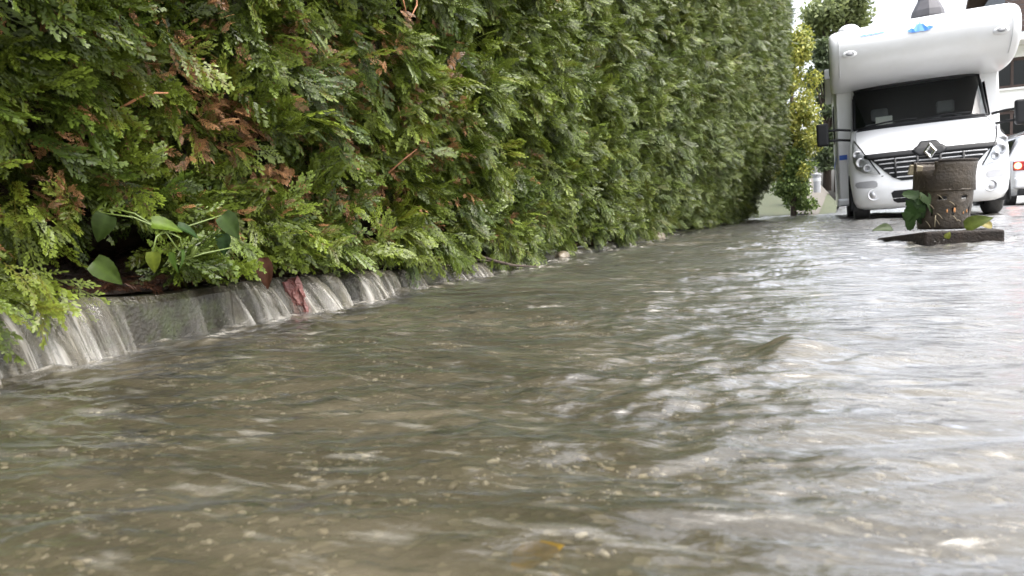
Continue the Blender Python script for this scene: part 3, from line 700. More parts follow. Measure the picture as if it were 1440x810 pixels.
plant = thing('climbing_plant', 'young green climber with heart shaped leaves growing out from the hedge foot', 'plant', (KX + 0.0, 1.25, 0.14))
pb = Vector((KX + 0.02, 1.2, 0.14))
vn = (0.78, -0.58, 0.22)
leaves = [  # point, axis, length, width, colour
    ((-1.50, 1.15, 0.250), (-0.05, 0.05, -1.0), 0.085, 0.055, (0.22, 0.28, 0.03), vn),
    ((-1.52, 1.17, 0.318), (0.55, 0.75, -0.12), 0.115, 0.075, (0.15, 0.24, 0.022), (0.6, -0.5, 0.75)),
    ((-1.55, 1.03, 0.235), (0.42, 0.55, -0.62), 0.125, 0.085, (0.075, 0.125, 0.015), (0.7, -0.6, 0.4)),
    ((-1.53, 1.40, 0.335), (0.30, 0.38, -0.65), 0.125, 0.095, (0.065, 0.115, 0.022), (0.75, -0.55, 0.4)),
    ((-1.58, 1.10, 0.345), (-0.2, -0.3, -0.8), 0.110, 0.085, (0.05, 0.085, 0.014), vn),
    ((-1.57, 1.43, 0.285), (0.10, 0.12, -1.0), 0.100, 0.070, (0.035, 0.085, 0.020), (0.8, -0.4, 0.2)),
    ((-1.50, 1.205, 0.245), (0.02, 0.02, -1.0), 0.085, 0.030, (0.14, 0.25, 0.040), (0.3, -0.9, 0.1)),
    ((-1.50, 1.235, 0.250), (0.05, 0.02, -1.0), 0.080, 0.028, (0.11, 0.21, 0.035), (0.9, 0.3, 0.1)),
    ((-1.55, 1.27, 0.310), (0.5, 0.7, -0.35), 0.095, 0.055, (0.045, 0.10, 0.022), (0.5, -0.4, 0.8)),
    ((-1.51, 1.29, 0.255), (-0.25, -0.35, -0.8), 0.060, 0.022, (0.20, 0.27, 0.06), vn)]
for p, ax, L, W, c, nr in [(q[0], q[1], q[2] * 0.8, q[3] * 0.8, q[4], q[5]) for q in leaves]:
    o = leaf_mesh('leaf', 0.80 * L, 0.78 * W, c, plant, heart=0.8, fold=0.34, bend=0.32); orient(o, Vector(p) - pb, ax, nr)
for pts in ([(-1.60, 1.10, 0.35), (-1.54, 1.14, 0.335), (-1.50, 1.19, 0.30), (-1.49, 1.215, 0.25)], [(-1.50, 1.19, 0.302), (-1.50, 1.165, 0.285), (-1.50, 1.15, 0.250)],
            [(-1.58, 1.28, 0.215), (-1.52, 1.32, 0.235), (-1.52, 1.42, 0.245), (-1.56, 1.46, 0.26)], [(-1.60, 1.25, 0.29), (-1.55, 1.33, 0.315), (-1.53, 1.40, 0.335)],
            [(-1.60, 1.13, 0.36), (-1.55, 1.15, 0.345), (-1.52, 1.17, 0.318)], [(-1.58, 1.28, 0.215), (-1.52, 1.285, 0.235), (-1.51, 1.29, 0.255)], [(-1.5, 1.19, .3), (-1.49, 1.225, .28), (-1.5, 1.235, .25)]):
    tube_obj('stem', [Vector(p) - pb for p in pts], 0.0020, M_stem, plant, n=6)

o = leaf_mesh('fallen_leaf', 0.10, 0.055, (0.115, 0.045, 0.022), heart=0.3, bend=0.35, fold=0.5); orient(o, (-1.63, 1.66, 0.205), (0.25, 0.1, -1), (0.8, -0.5, 0.2))
tag(o, 'wet brown dead leaf hanging over the kerb edge between two spills of water', 'leaf')
o = leaf_mesh('fallen_leaf', 0.050, 0.030, (0.42, 0.27, 0.045), heart=0.2, bend=-0.35, fold=0.5); orient(o, (-0.262, 0.525, -0.016), (0.95, 0.35, 0.1), (0.0, -0.45, 1))
tag(o, 'yellow curled leaf drifting on the water close to the camera', 'leaf')
# brick fragment wedged under the kerb edge
bm = bmesh.new(); bmesh.ops.create_cube(bm, size=1.0); bmesh.ops.subdivide_edges(bm, edges=bm.edges[:], cuts=5, use_grid_fill=True)
for v in bm.verts:
    nx = Vector((noise(v.co.y * 3, v.co.z * 3, 1), noise(v.co.x * 3, v.co.z * 3, 2), noise(v.co.x * 3, v.co.y * 3, 3)))
    v.co = Vector((v.co.x * 0.05, v.co.y * 0.040, v.co.z * 0.13)) + nx * 0.012
o = bm_obj('brick_fragment', bm, M_brick, smooth=False, bevel=0.004); o.location = (-1.675, 1.86, 0.055); o.rotation_euler = (0.12, -0.25, 0.5)
tag(o, 'small broken red brick wedged against the kerb with water running round it', 'brick')
def stick(pts, r, label):
    bm = bmesh.new(); tube(bm, pts, r, 7); o = bm_obj('stick', bm, M_bark, smooth=True)
    return tag(o, label, 'stick')
stick([(-1.72, 3.25, 0.11), (-1.66, 3.34, 0.07), (-1.60, 3.45, 0.035), (-1.52, 3.60, 0.012)], [0.006, 0.008, 0.007, 0.004], 'dark wet stick slanting from the kerb into the flood water')
stick([(-1.71, 3.22, 0.085), (-1.66, 3.36, 0.065), (-1.62, 3.48, 0.03)], [0.004, 0.004, 0.003], 'thin twig lying beside the larger stick at the kerb')
for (x, y, z, s, lab) in [(-1.68, 4.4, 0.01, 0.06, 'pale wet rounded stone at the hedge foot, the nearer of two'), (-1.68, 7.1, 0.01, 0.09, 'larger pale wet stone at the hedge foot, further along the kerb')]:
    bm = bmesh.new(); bmesh.ops.create_icosphere(bm, subdivisions=4, radius=1.0)
    for v in bm.verts:
        d = 1 + 0.25 * float(noise(v.co.x * 1.3 + v.co.z, v.co.y * 1.3, 5)) + 0.08 * float(noise(v.co.x * 4, v.co.y * 4 + v.co.z * 4, 6))
        v.co = Vector((v.co.x * 0.75, v.co.y * 1.2, v.co.z * 0.75)) * d * s
    o = bm_obj('stone', bm, M_stone, smooth=True); o.location = (x, y, z); tag(o, lab, 'stone')

# ------------------------------------------------------------------ drain frame and mud bucket
quad = [(0.44, 4.86), (0.84, 4.89), (0.87, 5.50), (0.21, 5.48)]
fr = thing('drain_frame', 'dark cast iron drain frame lying in the water under the rusty bucket', 'drain cover', (0.58, 5.18, 0.0))
bm = bmesh.new()
outer = [Vector((x - 0.58, y - 5.18, 0)) for x, y in quad]; cen = sum(outer, Vector()) / 4
inner = [cen + (p - cen) * 0.72 for p in outer]
z0, z1 = -0.06, 0.072
TOPZ = (0.0, -0.004, -0.012, -0.055)
rings = [[bm.verts.new(p + Vector((0, 0, z + (TOPZ[i] if z > 0 else 0)))) for i, p in enumerate(ring)] for ring, z in ((outer, z0), (outer, z1), (inner, z1), (inner, z0))]
for a in range(4):
    r0, r1 = rings[a], rings[(a+1) % 4]
    for k in range(4): bm.faces.new((r0[k], r0[(k+1) % 4], r1[(k+1) % 4], r1[k]))
bm_obj('rim', bm, M_iron, fr, bevel=0.012, seg=3)
bm = bmesh.new()
for i in range(9):
    t = (i + 0.5) / 9
    a = inner[0].lerp(inner[3], t); b = inner[1].lerp(inner[2], t); d = (inner[3] - inner[0]) * 0.030; a = a + Vector((0, 0, -0.055 * t)); b = b + Vector((0, 0, -0.010 * t))
    v = [bm.verts.new(p) for p in (a-d+Vector((0,0,.01)), b-d+Vector((0,0,.01)), b+d+Vector((0,0,.01)), a+d+Vector((0,0,.01)), a-d+Vector((0,0,.062)), b-d+Vector((0,0,.062)), b+d+Vector((0,0,.062)), a+d+Vector((0,0,.062)))]
    for f in [(3,2,1,0),(4,5,6,7),(0,1,5,4),(1,2,6,5),(2,3,7,6),(3,0,4,7)]: bm.faces.new([v[i] for i in f])
bm_obj('grate_bars', bm, M_iron, fr)

BK = Vector((0.565, 5.17, 0.074))
bk = thing('mud_bucket', 'rusty slotted drain bucket with a broken rim standing on the drain frame in the flood', 'bucket', BK, (0, 0.02, 0.0))
bk.scale = (1, 1, 0.99)
n = 64
prof = [(0.0, 0.004), (0.132, 0.004), (0.134, 0.012)]
zs = [0.02, 0.06, 0.085, 0.135, 0.165, 0.185, 0.205, 0.222, 0.236]
for z in zs: prof.append((0.134 + (0.156 - 0.134) * z / 0.262, z))
rb = len(prof)
prof += [(0.157, 0.268), (0.162, 0.272), (0.170, 0.40), (0.171, 0.416)]
bm = bmesh.new()
def skipf(i, k):
    zc = 0.5 * (prof[i][1] + prof[i+1][1])
    if 0.09 < zc < 0.13: return k % 8 in (2,)                 # lower row of narrow slots
    if 0.187 < zc < 0.203: return k % 8 in (5, 6, 7)          # upper row of wide slots
    if zc > 0.36 and 36 <= k <= 43: return True               # broken out of the rim
    return False
prof.insert(-2 + len(prof) - len(prof), None) if False else None
pp = prof[:rb] + [(0.157, 0.240), (0.165, 0.246), (0.1645, 0.32), (0.167, 0.365), (0.169, 0.392), (0.171, 0.416)]
prof = pp
lathe(bm, prof, n, 'z', skip=skipf)
bmesh.ops.delete(bm, geom=[v for v in bm.verts if not v.link_faces], context='VERTS')
for v in bm.verts:
    v.co.x += 0.004 * float(noise(v.co.y * 14, v.co.z * 9, 2)); v.co.y += 0.004 * float(noise(v.co.x * 14, v.co.z * 9, 3))
    if v.co.z > 0.40: v.co.z += 0.006 * float(noise(v.co.x * 30, v.co.y * 30, 4))
bm_obj('shell', bm, M_bucket, bk, smooth=True, solid=0.007)
bm = bmesh.new(); lathe(bm, [(0.172, 0.412), (0.178, 0.414), (0.178, 0.426), (0.171, 0.428), (0.166, 0.42), (0.172, 0.412)], n, 'z', skip=lambda i, k: 33 <= k <= 44)
bmesh.ops.delete(bm, geom=[v for v in bm.verts if not v.link_faces], context='VERTS')
bm_obj('rim', bm, M_iron, bk, smooth=True)
bm = bmesh.new(); lathe(bm, [(0.1565, 0.234), (0.167, 0.237), (0.168, 0.247), (0.1600, 0.250)], n, 'z'); bm_obj('band', bm, M_bucket, bk, smooth=True)
bm = bmesh.new(); lathe(bm, [(0.0, 0.30), (0.155, 0.302), (0.158, 0.29)], 32, 'z')
for v in bm.verts: v.co.z += 0.02 * float(noise(v.co.x * 20, v.co.y * 20, 8))
bm_obj('mud_filling', bm, M_soil, bk, smooth=True)
for a, z, s in [(-1.55, 0.115, 1.0), (-1.28, 0.118, 1.3), (-0.72, 0.11, 1.0), (-0.9, 0.10, .7)]:
    r = 0.1475; bm = bmesh.new()
    bmesh.ops.create_icosphere(bm, subdivisions=2, radius=1.0)
    for v in bm.verts: v.co = Vector((v.co.x * 0.005 * s, v.co.y * 0.003, v.co.z * 0.012 * s * (1 + 0.4 * v.co.x)))
    bmesh.ops.rotate(bm, verts=bm.verts[:], cent=(0, 0, 0), matrix=Matrix.Rotation(a + PI/2, 3, 'Z'))
    bmesh.ops.translate(bm, verts=bm.verts[:], vec=(r * math.cos(a), r * math.sin(a), z)); bm_obj('rust_spot', bm, M_rust, bk, smooth=True)
# piece of pale board stuck in the broken rim
bm = bmesh.new(); box(bm, -0.03, 0.045, -0.012, 0.012, -0.03, 0.03)
o = bm_obj('board_offcut', bm, M_straw, bevel=0.004); o.location = BK + Vector((-0.158, -0.02, 0.375)); o.rotation_euler = (0.2, 0.15, 0.3)
tag(o, 'pale wooden offcut stuck in the broken rim of the bucket', 'wood')
# straws plastered on the bucket
straws = [(-2.2, 0.16, -0.10), (-2.0, 0.075, -0.25), (-1.9, 0.10, -0.12), (-1.35, 0.085, -0.15), (-1.5, 0.17, 0.02), (-2.35, 0.055, -0.2), (-1.2, 0.055, 0.2), (-1.9, 0.215, -0.05)]
for k, (a, z, sl_) in enumerate(straws):
    rr = lambda zz: 0.134 + 0.022 * zz / 0.262 + 0.009
    pts = []
    for i in range(5):
        aa = a + 0.05 * i; zz = z + sl_ * 0.02 * i - 0.0015 * i * i
        pts.append((rr(zz) * math.cos(aa), rr(zz) * math.sin(aa), zz))
    tube_obj('straw', pts, 0.0016, M_straw, bk, n=5)
tube_obj('straw', [(-0.06, -0.155, 0.02), (-0.058, -0.157, 0.06), (-0.056, -0.157, 0.09)], 0.003, M_straw, bk, n=5)

spr = thing('leafy_sprig', 'green leafy sprig hanging on the left side of the bucket', 'leaves', BK + Vector((-0.15, -0.06, 0.16)))
def lobed(L, W, col, parent):
    V = [(0, 0, 0)]; C = []
    m = 36
    for i in range(m):
        a = -2.5 + 5.0 * i / (m - 1); rr = (0.55 + 0.45 * abs(math.cos(a * 1.55)) ** 1.3) * (1.0 if abs(a) < 1.7 else 0.75) * (1 + 0.07 * (i % 2))
        V.append((math.sin(a) * rr * W * 0.5, math.cos(a) * rr * L * 0.62 + 0.0, -0.25 * L * (rr * math.cos(a)) ** 2 + 0.03 * L * math.cos(3 * a)))
    T = [(0, i + 1, i) for i in range(1, m)]
    C = [[c * (1.2 if i == 0 else 0.8 + 0.3 * ((i * 7) % 5) / 5) for c in col] for i in range(len(V))]
    return np_mesh('leaf', V, None, M_leaf, parent, smooth=True, col=np.array(C), tris=T)
for p, ax, nr, L, W, c in [((0.02, -0.045, 0.05), (-0.6, -0.1, 0.25), (0.1, -1, 0.5), 0.15, 0.13, (0.06, 0.12, 0.03)), ((0.06, -0.075, 0.04), (0.35, -0.1, -0.8), (0.2, -1, 0.25), 0.16, 0.10, (0.12, 0.19, 0.075)),
                       ((-0.01, -0.055, -0.01), (-0.5, -0.1, -0.7), (-0.1, -1, 0.3), 0.16, 0.14, (0.045, 0.10, 0.02)), ((-0.03, -0.05, -0.06), (-0.15, -0.1, -0.9), (-0.2, -1, 0.2), 0.15, 0.12, (0.06, 0.12, 0.03)),
                       ((0.03, -0.06, 0.0), (0.1, -0.1, -0.9), (0.2, -1, 0.2), 0.13, 0.11, (0.035, 0.08, 0.018)), ((0.0, -0.03, -0.05), (0.4, -0.05, -0.7), (0.1, -1, 0.1), 0.12, 0.10, (0.03, 0.065, 0.018))]:
    o = lobed(L, W, c, spr); orient(o, p, ax, nr)
tube_obj('stem', [(0.0, 0.0, 0.07), (0.02, -0.05, 0.05), (0.0, -0.055, -0.02), (-0.02, -0.04, -0.08)], 0.004, M_stem, spr, n=6)
for (p, ax, nr, L, W, c, lab) in [((0.655, 4.97, 0.082), (0.6, -0.2, 0.35), (-0.3, -0.8, 0.6), 0.15, 0.10, (0.13, 0.17, 0.03), 'light green leaf lying on the right side of the drain frame'),
                              ((0.80, 5.02, 0.080), (-0.5, -0.1, 0.25), (0.2, -0.8, 0.7), 0.10, 0.06, (0.42, 0.36, 0.10), 'yellowing leaf lying on the right end of the drain frame'),
                              ((0.30, 5.38, 0.078), (-0.7, -0.4, 0.12), (0.1, -0.7, 0.8), 0.13, 0.08, (0.10, 0.15, 0.05), 'green leaf washed on the left tip of the drain frame'),
                              ((0.545, 4.842, 0.03), (0.3, -0.05, 0.6), (0, -1, 0.3), 0.045, 0.035, (0.22, 0.25, 0.04), 'tiny yellow green leaf stuck on the front edge of the drain frame')]:
    o = leaf_mesh('fallen_leaf', L, W, c, heart=0.2, bend=0.25, fold=0.35); orient(o, p, ax, nr); tag(o, lab, 'leaf')

# ------------------------------------------------------------------ motorhome (local: x right, y back, z up)
VS = 0.945
mh = thing('motorhome', 'white motorhome with a bulging sleeping pod over its cab parked in the flood', 'motorhome', (1.085, 11.05, -0.026), (0, -0.031, 0.0166), VS)
rows_t = [(0.20, .16, .86), (0.24, .06, .94), (0.34, .0, .985), (0.50, -.02, 1.0), (0.62, .0, 1.01), (0.78, .03, 1.012), (0.94, .05, 1.012), (1.02, .09, 1.008), (1.07, .16, 1.0), (1.18, .37, .985), (1.32, .66, .965), (1.43, .90, .95), (1.47, .96, .945), (2.13, 1.40, .915), (2.24, 1.50, .90)]
_z = np.array([r[0] for r in rows_t]); _y = np.array([r[1] for r in rows_t]); _w = np.array([r[2] for r in rows_t])
CD, CP = 0.50, 2.9
def fprof(z): return float(np.interp(z, _z, _y)), float(np.interp(z, _z, _w))
def F(x, z):
    y, wd = fprof(z); t = min(1.0, abs(x) / wd)
    return y + CD * (1 - max(0.0, 1 - t ** CP) ** (1 / CP))
U = sorted(set(list(np.round(np.linspace(-1, 1, 41), 4)) + [-0.80, 0.80]))
TC = [math.sin(PI/2 * u) for u in U]
TW = math.sin(PI/2 * 0.80)
zr = sorted(set([0.20, 0.24, 0.29, 0.34, 0.40, 0.45, 0.50, 0.56, 0.62, 0.67, 0.72, 0.78, 0.86, 0.94, 0.98, 1.02, 1.045, 1.07, 1.12, 1.18, 1.25, 1.32, 1.38, 1.43, 1.47, 1.6, 1.75, 1.9, 2.02, 2.13, 2.24]))
NSIDE = 16; YB = 1.80
def cab_ring(z):
    y, wd = fprof(z); P = []
    ys_ = [y + CD + (YB - y - CD) * k / NSIDE for k in range(1, NSIDE + 1)]
    for yy in reversed(ys_): P.append((-wd, yy, z))
    for t in TC: P.append((wd * t, F(wd * t, z), z))
    for yy in ys_: P.append((wd, yy, z))
    return P
bm = bmesh.new(); rings = [[bm.verts.new(p) for p in cab_ring(z)] for z in zr]
ARC = (0.86, 0.30, 0.43)
def in_screen(i, j):     # windscreen opening
    return 1.47 <= zr[i] < 2.12 and NSIDE + U.index(-0.80) <= j < NSIDE + U.index(0.80)
for i in range(len(zr) - 1):
    for j in range(len(rings[0]) - 1):
        if in_screen(i, j): continue
        q = (rings[i][j], rings[i][j+1], rings[i+1][j+1], rings[i+1][j]); c = sum((v.co for v in q), Vector()) / 4
        if abs(c.x) > 0.84 and (c.y - ARC[0]) ** 2 + (c.z - ARC[1]) ** 2 < ARC[2] ** 2: continue
        if abs(c.x) > 0.86 and 1.47 <= zr[i] < 2.0 and 1.22 + (c.z - 1.47) * 0.45 < c.y < 1.72: continue
        bm.faces.new(q)
bmesh.ops.delete(bm, geom=[v for v in bm.verts if not v.link_faces], context='VERTS')
cab = bm_obj('cab', bm, M_white, mh, smooth=True)
def patch(name, rows, mat, off, parent=mh, n=8, thick=0.0):
    """rows of (z, x0, x1) laid on the cab's front surface, standing off it by off"""
    bm = bmesh.new(); R_ = []
    for z, x0, x1 in rows:
        R_.append([bm.verts.new((x0 + (x1-x0)*k/n, F(x0 + (x1-x0)*k/n, z) - off, z + (off * 0.8 if z > 1.05 else 0))) for k in range(n + 1)])
    for a, b in zip(R_, R_[1:]):
        for k in range(n): bm.faces.new((a[k], a[k+1], b[k+1], b[k]))
    o = bm_obj(name, bm, mat, parent, smooth=True)
    if thick:
        m = o.modifiers.new('s', 'SOLIDIFY'); m.thickness = thick; m.offset = 0.0
    return o
def dense(rows, m=4):
    o = []
    for a, b in zip(rows, rows[1:]):
        for k in range(m): o.append(tuple(a[i] + (b[i]-a[i]) * k / m for i in range(3)))
    return o + [rows[-1]]
def mirror(rows): return [(z, -x1, -x0) for z, x0, x1 in rows]
# windscreen and its black border
bm = bmesh.new(); R_ = []
wz = [1.47, 1.6, 1.75, 1.9, 2.02, 2.13]
jj = [u for u in U if -0.80 <= u <= 0.80]
for z in wz:
    wd = fprof(z)[1]; R_.append([bm.verts.new((wd * math.sin(PI/2*u), F(wd * math.sin(PI/2*u), z) - 0.004, z)) for u in jj])
for a, b in zip(R_, R_[1:]):
    for k in range(len(jj)-1): bm.faces.new((a[k], a[k+1], b[k+1], b[k]))
bm_obj('windscreen', bm, M_screen, mh, smooth=True)
bm = bmesh.new()
loop = [(x * fprof(z)[1] * TW, z) for z, x in ([(1.47, -1 + 2*k/20) for k in range(21)] + [(1.47 + 0.66*k/8, 1) for k in range(1, 9)] + [(2.13, 1 - 2*k/20) for k in range(1, 21)] + [(2.13 - 0.66*k/8, -1) for k in range(1, 8)])]
pts = [Vector((x, F(x, z) - 0.008, z)) for x, z in loop]
tube(bm, pts + [pts[0]], 0.022, 8, cap=False); bm_obj('screen_seal', bm, M_black, mh, smooth=True)
# front details
HL = [(.70, -.67, -.63), (.74, -.84, -.65), (.82, -.935, -.70), (.92, -.968, -.755), (1.02, -.975, -.815), (1.12, -.968, -.868), (1.20, -.957, -.905), (1.26, -.945, -.93)]
for rows in (dense(HL), dense(mirror(HL))):
    h = patch('headlight', rows, M_lamp, 0.010, n=10)
    sgn = -1 if rows[0][1] < 0 else 1
    for (x, z, r) in [(.87, .90, .062), (.79, .81, .05), (.915, 1.03, .05)]:
        bm = bmesh.new(); lathe(bm, [(0.0, -0.004), (r * 0.55, -0.010), (r, -0.030), (r * 1.12, -0.024), (r * 1.15, 0.0)], 20, 'y', (sgn * x, F(x, z) - 0.005, z))
        bm_obj('reflector', bm, M_alu, h, smooth=True)
    patch('lens', rows, M_lens, 0.040, h, n=10)
    tr_ = [(z, x0 - 0.0, x0 + 0.014) for z, x0, x1 in rows]
    patch('bezel', [(z, (x1 if sgn < 0 else x0) - 0.010, (x1 if sgn < 0 else x0) + 0.010) for z, x0, x1 in rows], M_black, 0.014, h, n=2)
GR = [(.585, -.36, .36), (.64, -.47, .47), (.75, -.58, .58), (.86, -.675, .675), (.92, -.735, .735), (.955, -.80, .80)]
gr = patch('grille', dense(GR), M_black, 0.012, n=24)
for z in (.635, .705, .775, .845, .905):
    hw = float(np.interp(z, [g[0] for g in GR], [g[2] for g in GR])) - 0.02
    patch('grille_bar', [(z - .010, -hw, hw), (z, -hw, hw), (z + .008, -hw + .01, hw - .01)], M_grey, 0.030, gr, n=24, thick=0.010)
for x in (-.42, -.14, .14, .42):
    patch('grille_rib', [(.64, x - .03, x + .0), (.91, x - .03, x + .0)], M_black, 0.045, gr, n=2, thick=0.01)
bnd = [(.930, -.77, .77), (.955, -.82, .82), (.985, -.83, .83), (1.005, -.80, .80)]
patch('bonnet_band', bnd, M_black, 0.022, n=30, thick=0.02)
patch('badge_plate', dense([(.90, -.13, .13), (.98, -.22, .22), (1.02, -.19, .19), (1.065, -.12, .12), (1.09, -.09, .09)], 3), M_black, 0.030, n=8, thick=0.02)
# diamond emblem
bm = bmesh.new(); cz, hw, hh = 0.960, 0.086, 0.118; yb = F(0, .94) - 0.080
def dia(k, y, zoff=0): return [bm.verts.new(p) for p in [(0, y, cz - hh*k + zoff), (hw*k, y, cz + zoff), (0, y, cz + hh*k + zoff), (-hw*k, y, cz + zoff)]]
L_ = [dia(1.0, yb + .02), dia(0.98, yb), dia(0.72, yb - .018), dia(0.42, yb), dia(0.40, yb + .02)]
for a, b in zip(L_, L_[1:]):
    for k in range(4): bm.faces.new((a[k], a[(k+1) % 4], b[(k+1) % 4], b[k]))
bm_obj('emblem', bm, M_chrome, mh)
for s in (-1, 1):
    rows = [(.515, .70, .80), (.53, .67, .93), (.57, .665, .955), (.605, .68, .95), (.62, .72, .90)]
    rows = rows if s > 0 else mirror(rows)
    patch('bumper_recess', dense(rows, 2), M_grey, 0.004, n=10)
    bm = bmesh.new(); yf = F(.72, .41)
    lathe(bm, [(.085, 0.02), (.085, -.012), (.074, -.018), (.066, -.008), (.06, 0.012)], 24, 'y', (s*.72, yf + .0, .41)); fg = bm_obj('fog_lamp', bm, M_lgrey, mh, smooth=True)
    bm = bmesh.new(); lathe(bm, [(0, -.010), (.03, -.008), (.062, .008)], 20, 'y', (s*.72, yf, .41)); bm_obj('fog_lens', bm, M_alu, fg, smooth=True)
    # lower bumper crease
    rows = [(.325, .1, .97), (.335, .1, .975)]
patch('lower_intake', dense([(.27, -.42, .42), (.30, -.47, .47), (.42, -.50, .50), (.45, -.46, .46)], 2), M_black, 0.006, n=12)
patch('bumper_seam', [(.665, -.62, -.60), (.68, -.60, -.58)], M_dark, 0.003, n=2)
for s in (-1, 1):   # bonnet shut line from windscreen corner to grille
    pts = [(s * x, F(x, z) - 0.004, z + 0.004) for x, z in [(.83, .99), (.86, 1.05), (.885, 1.12), (.90, 1.22), (.90, 1.32), (.885, 1.42), (.86, 1.46)]]
    tube_obj('bonnet_seam', pts, 0.006, M_grey, mh, n=6)
# wipers
for x0, x1 in ((-.78, -.05), (-.06, .66)):
    pts = [(x1 + (x0 - x1) * t, F(x1 + (x0-x1) * t, 1.49 + .05 * t * (1 - t)) - 0.030, 1.475 + .10 * t * (1-t) + 0.045 * (1 - t)) for t in [k / 10 for k in range(11)]]
    tube_obj('wiper', pts, 0.013, M_black, mh, n=6)
bm = bmesh.new()   # scuttle
R_ = [[bm.verts.new((-.88 + 1.76*k/16, F(-.88 + 1.76*k/16, z) - o, z)) for k in range(17)] for z, o in ((1.425, .010), (1.448, .016), (1.465, .012))]
for a, b in zip(R_, R_[1:]):
    for k in range(16): bm.faces.new((a[k], a[k+1], b[k+1], b[k]))
bm_obj('scuttle', bm, M_black, mh, smooth=True)
# cab inside
bm = bmesh.new(); box(bm, -.90, .90, 1.30, 1.72, 0.9, 1.44); bm_obj('dashboard', bm, M_dash, mh, bevel=.04)
for s in (-.48, .48):
    bm = bmesh.new(); box(bm, s - .24, s + .24, 2.05, 2.20, 0.8, 1.62); st = bm_obj('seat', bm, M_seat, mh, bevel=.06, seg=3)
    bm = bmesh.new(); box(bm, s - .13, s + .13, 2.07, 2.17, 1.66, 1.86); bm_obj('headrest', bm, M_seat, st, bevel=.04, seg=3)
bm = bmesh.new(); lathe(bm, [(.19, -.012), (.205, 0), (.19, .012), (.175, 0), (.19, -.012)], 24, 'y', (.48, 1.80, 1.40)); bm_obj('steering_wheel', bm, M_black, mh, smooth=True)
bm = bmesh.new(); box(bm, -.62, -.36, 1.30, 1.42, 1.44, 1.50); o = bm_obj('red_cushion', bm, M_red, mh, bevel=.02, seg=3)
bm = bmesh.new(); box(bm, -.58, -.34, 1.44, 1.47, 1.44, 1.66); bm_obj('paper_sheet', bm, M_paper, mh, bevel=.004)
bm = bmesh.new(); box(bm, .30, .72, 1.26, 1.30, 1.44, 1.50); bm_obj('map', bm, M_paper, mh, bevel=.01)
bm = bmesh.new(); box(bm, -1.0, 1.0, 2.35, 2.37, .5, 2.3); bm_obj('cab_curtain', bm, M_dark, mh)
for s in (-1, 1):   # cab door window
    bm = bmesh.new(); bm.faces.new([bm.verts.new(p) for p in [(s*.94, 1.22, 1.47), (s*.943, 1.72, 1.47), (s*.918, 1.72, 2.02), (s*.918, 1.46, 2.02)]]); bm_obj('door_window', bm, M_screen, mh)
# wheels
def wheel(x, y):
    r = 0.345; s = 1 if x > 0 else -1
    bm = bmesh.new(); lathe(bm, [(.20, -.10), (.31, -.11), (r - .01, -.085), (r, -.05), (r, .05), (r - .01, .085), (.31, .11), (.20, .10)], 36, 'x', (x, y, r)); w_ = bm_obj('wheel', bm, M_rubber, mh, smooth=True)
    bm = bmesh.new(); lathe(bm, [(.205, s*.09), (.19, s*.07), (.12, s*.075), (.09, s*.105), (0, s*.11)], 28, 'x', (x, y, r)); bm_obj('rim', bm, M_alu, w_, smooth=True)
for x in (-.86, .86): wheel(x, .86)
for x in (-.88, .88): wheel(x, 4.55)
for s in (-1, 1):
    bm = bmesh.new()
    ring = [(ARC[0] + .44 * math.cos(a), ARC[1] + .44 * math.sin(a)) for a in np.linspace(-0.25, PI + .25, 24)]
    v0 = [bm.verts.new((s * .50, y, z)) for y, z in ring]; v1 = [bm.verts.new((s * .985, y, z)) for y, z in ring]
    for k in range(23): bm.faces.new((v0[k], v0[k+1], v1[k+1], v1[k]))
    bm.faces.new(v0); bm_obj('wheel_well', bm, M_dark, mh)
    tube_obj('arch_lip', [(s * 1.0, y, z) for y, z in ring], 0.022, M_black, mh)
bm = bmesh.new(); box(bm, -.80, .80, .35, 5.2, .19, .30); bm_obj('underbody', bm, M_dark, mh)
# living body
bm = bmesh.new(); HWB = 1.175
pr = [(-HWB, .34), (-HWB, 2.84), (-HWB + .05, 2.95), (-HWB + .16, 3.0), (HWB - .16, 3.0), (HWB - .05, 2.95), (HWB, 2.84), (HWB, .34)]
Ra = [bm.verts.new((x * .97, 1.74, z)) for x, z in pr]; Rb = [bm.verts.new((x, 1.86, z)) for x, z in pr]; Rc = [bm.verts.new((x, 5.75, z)) for x, z in pr]
for a, b in ((Ra, Rb), (Rb, Rc)):
    for k in range(8): bm.faces.new((a[k], a[(k+1) % 8], b[(k+1) % 8], b[k]))
bm.faces.new(Rc)
# front face of the body as a frame round the cab opening
op = [(-.90, .5), (-.90, 2.2), (.90, 2.2), (.90, .5)]; oi = [bm.verts.new((x, 1.74, z)) for x, z in op]
bm.faces.new((Ra[0], oi[0], oi[1], Ra[1])); bm.faces.new((Ra[1], oi[1], oi[2], Ra[6], Ra[5], Ra[4], Ra[3], Ra[2])); bm.faces.new((Ra[6], oi[2], oi[3], Ra[7])); bm.faces.new((Ra[7], oi[3], oi[0], Ra[0]))
bm_obj('living_body', bm, M_white2, mh, bevel=0.02)
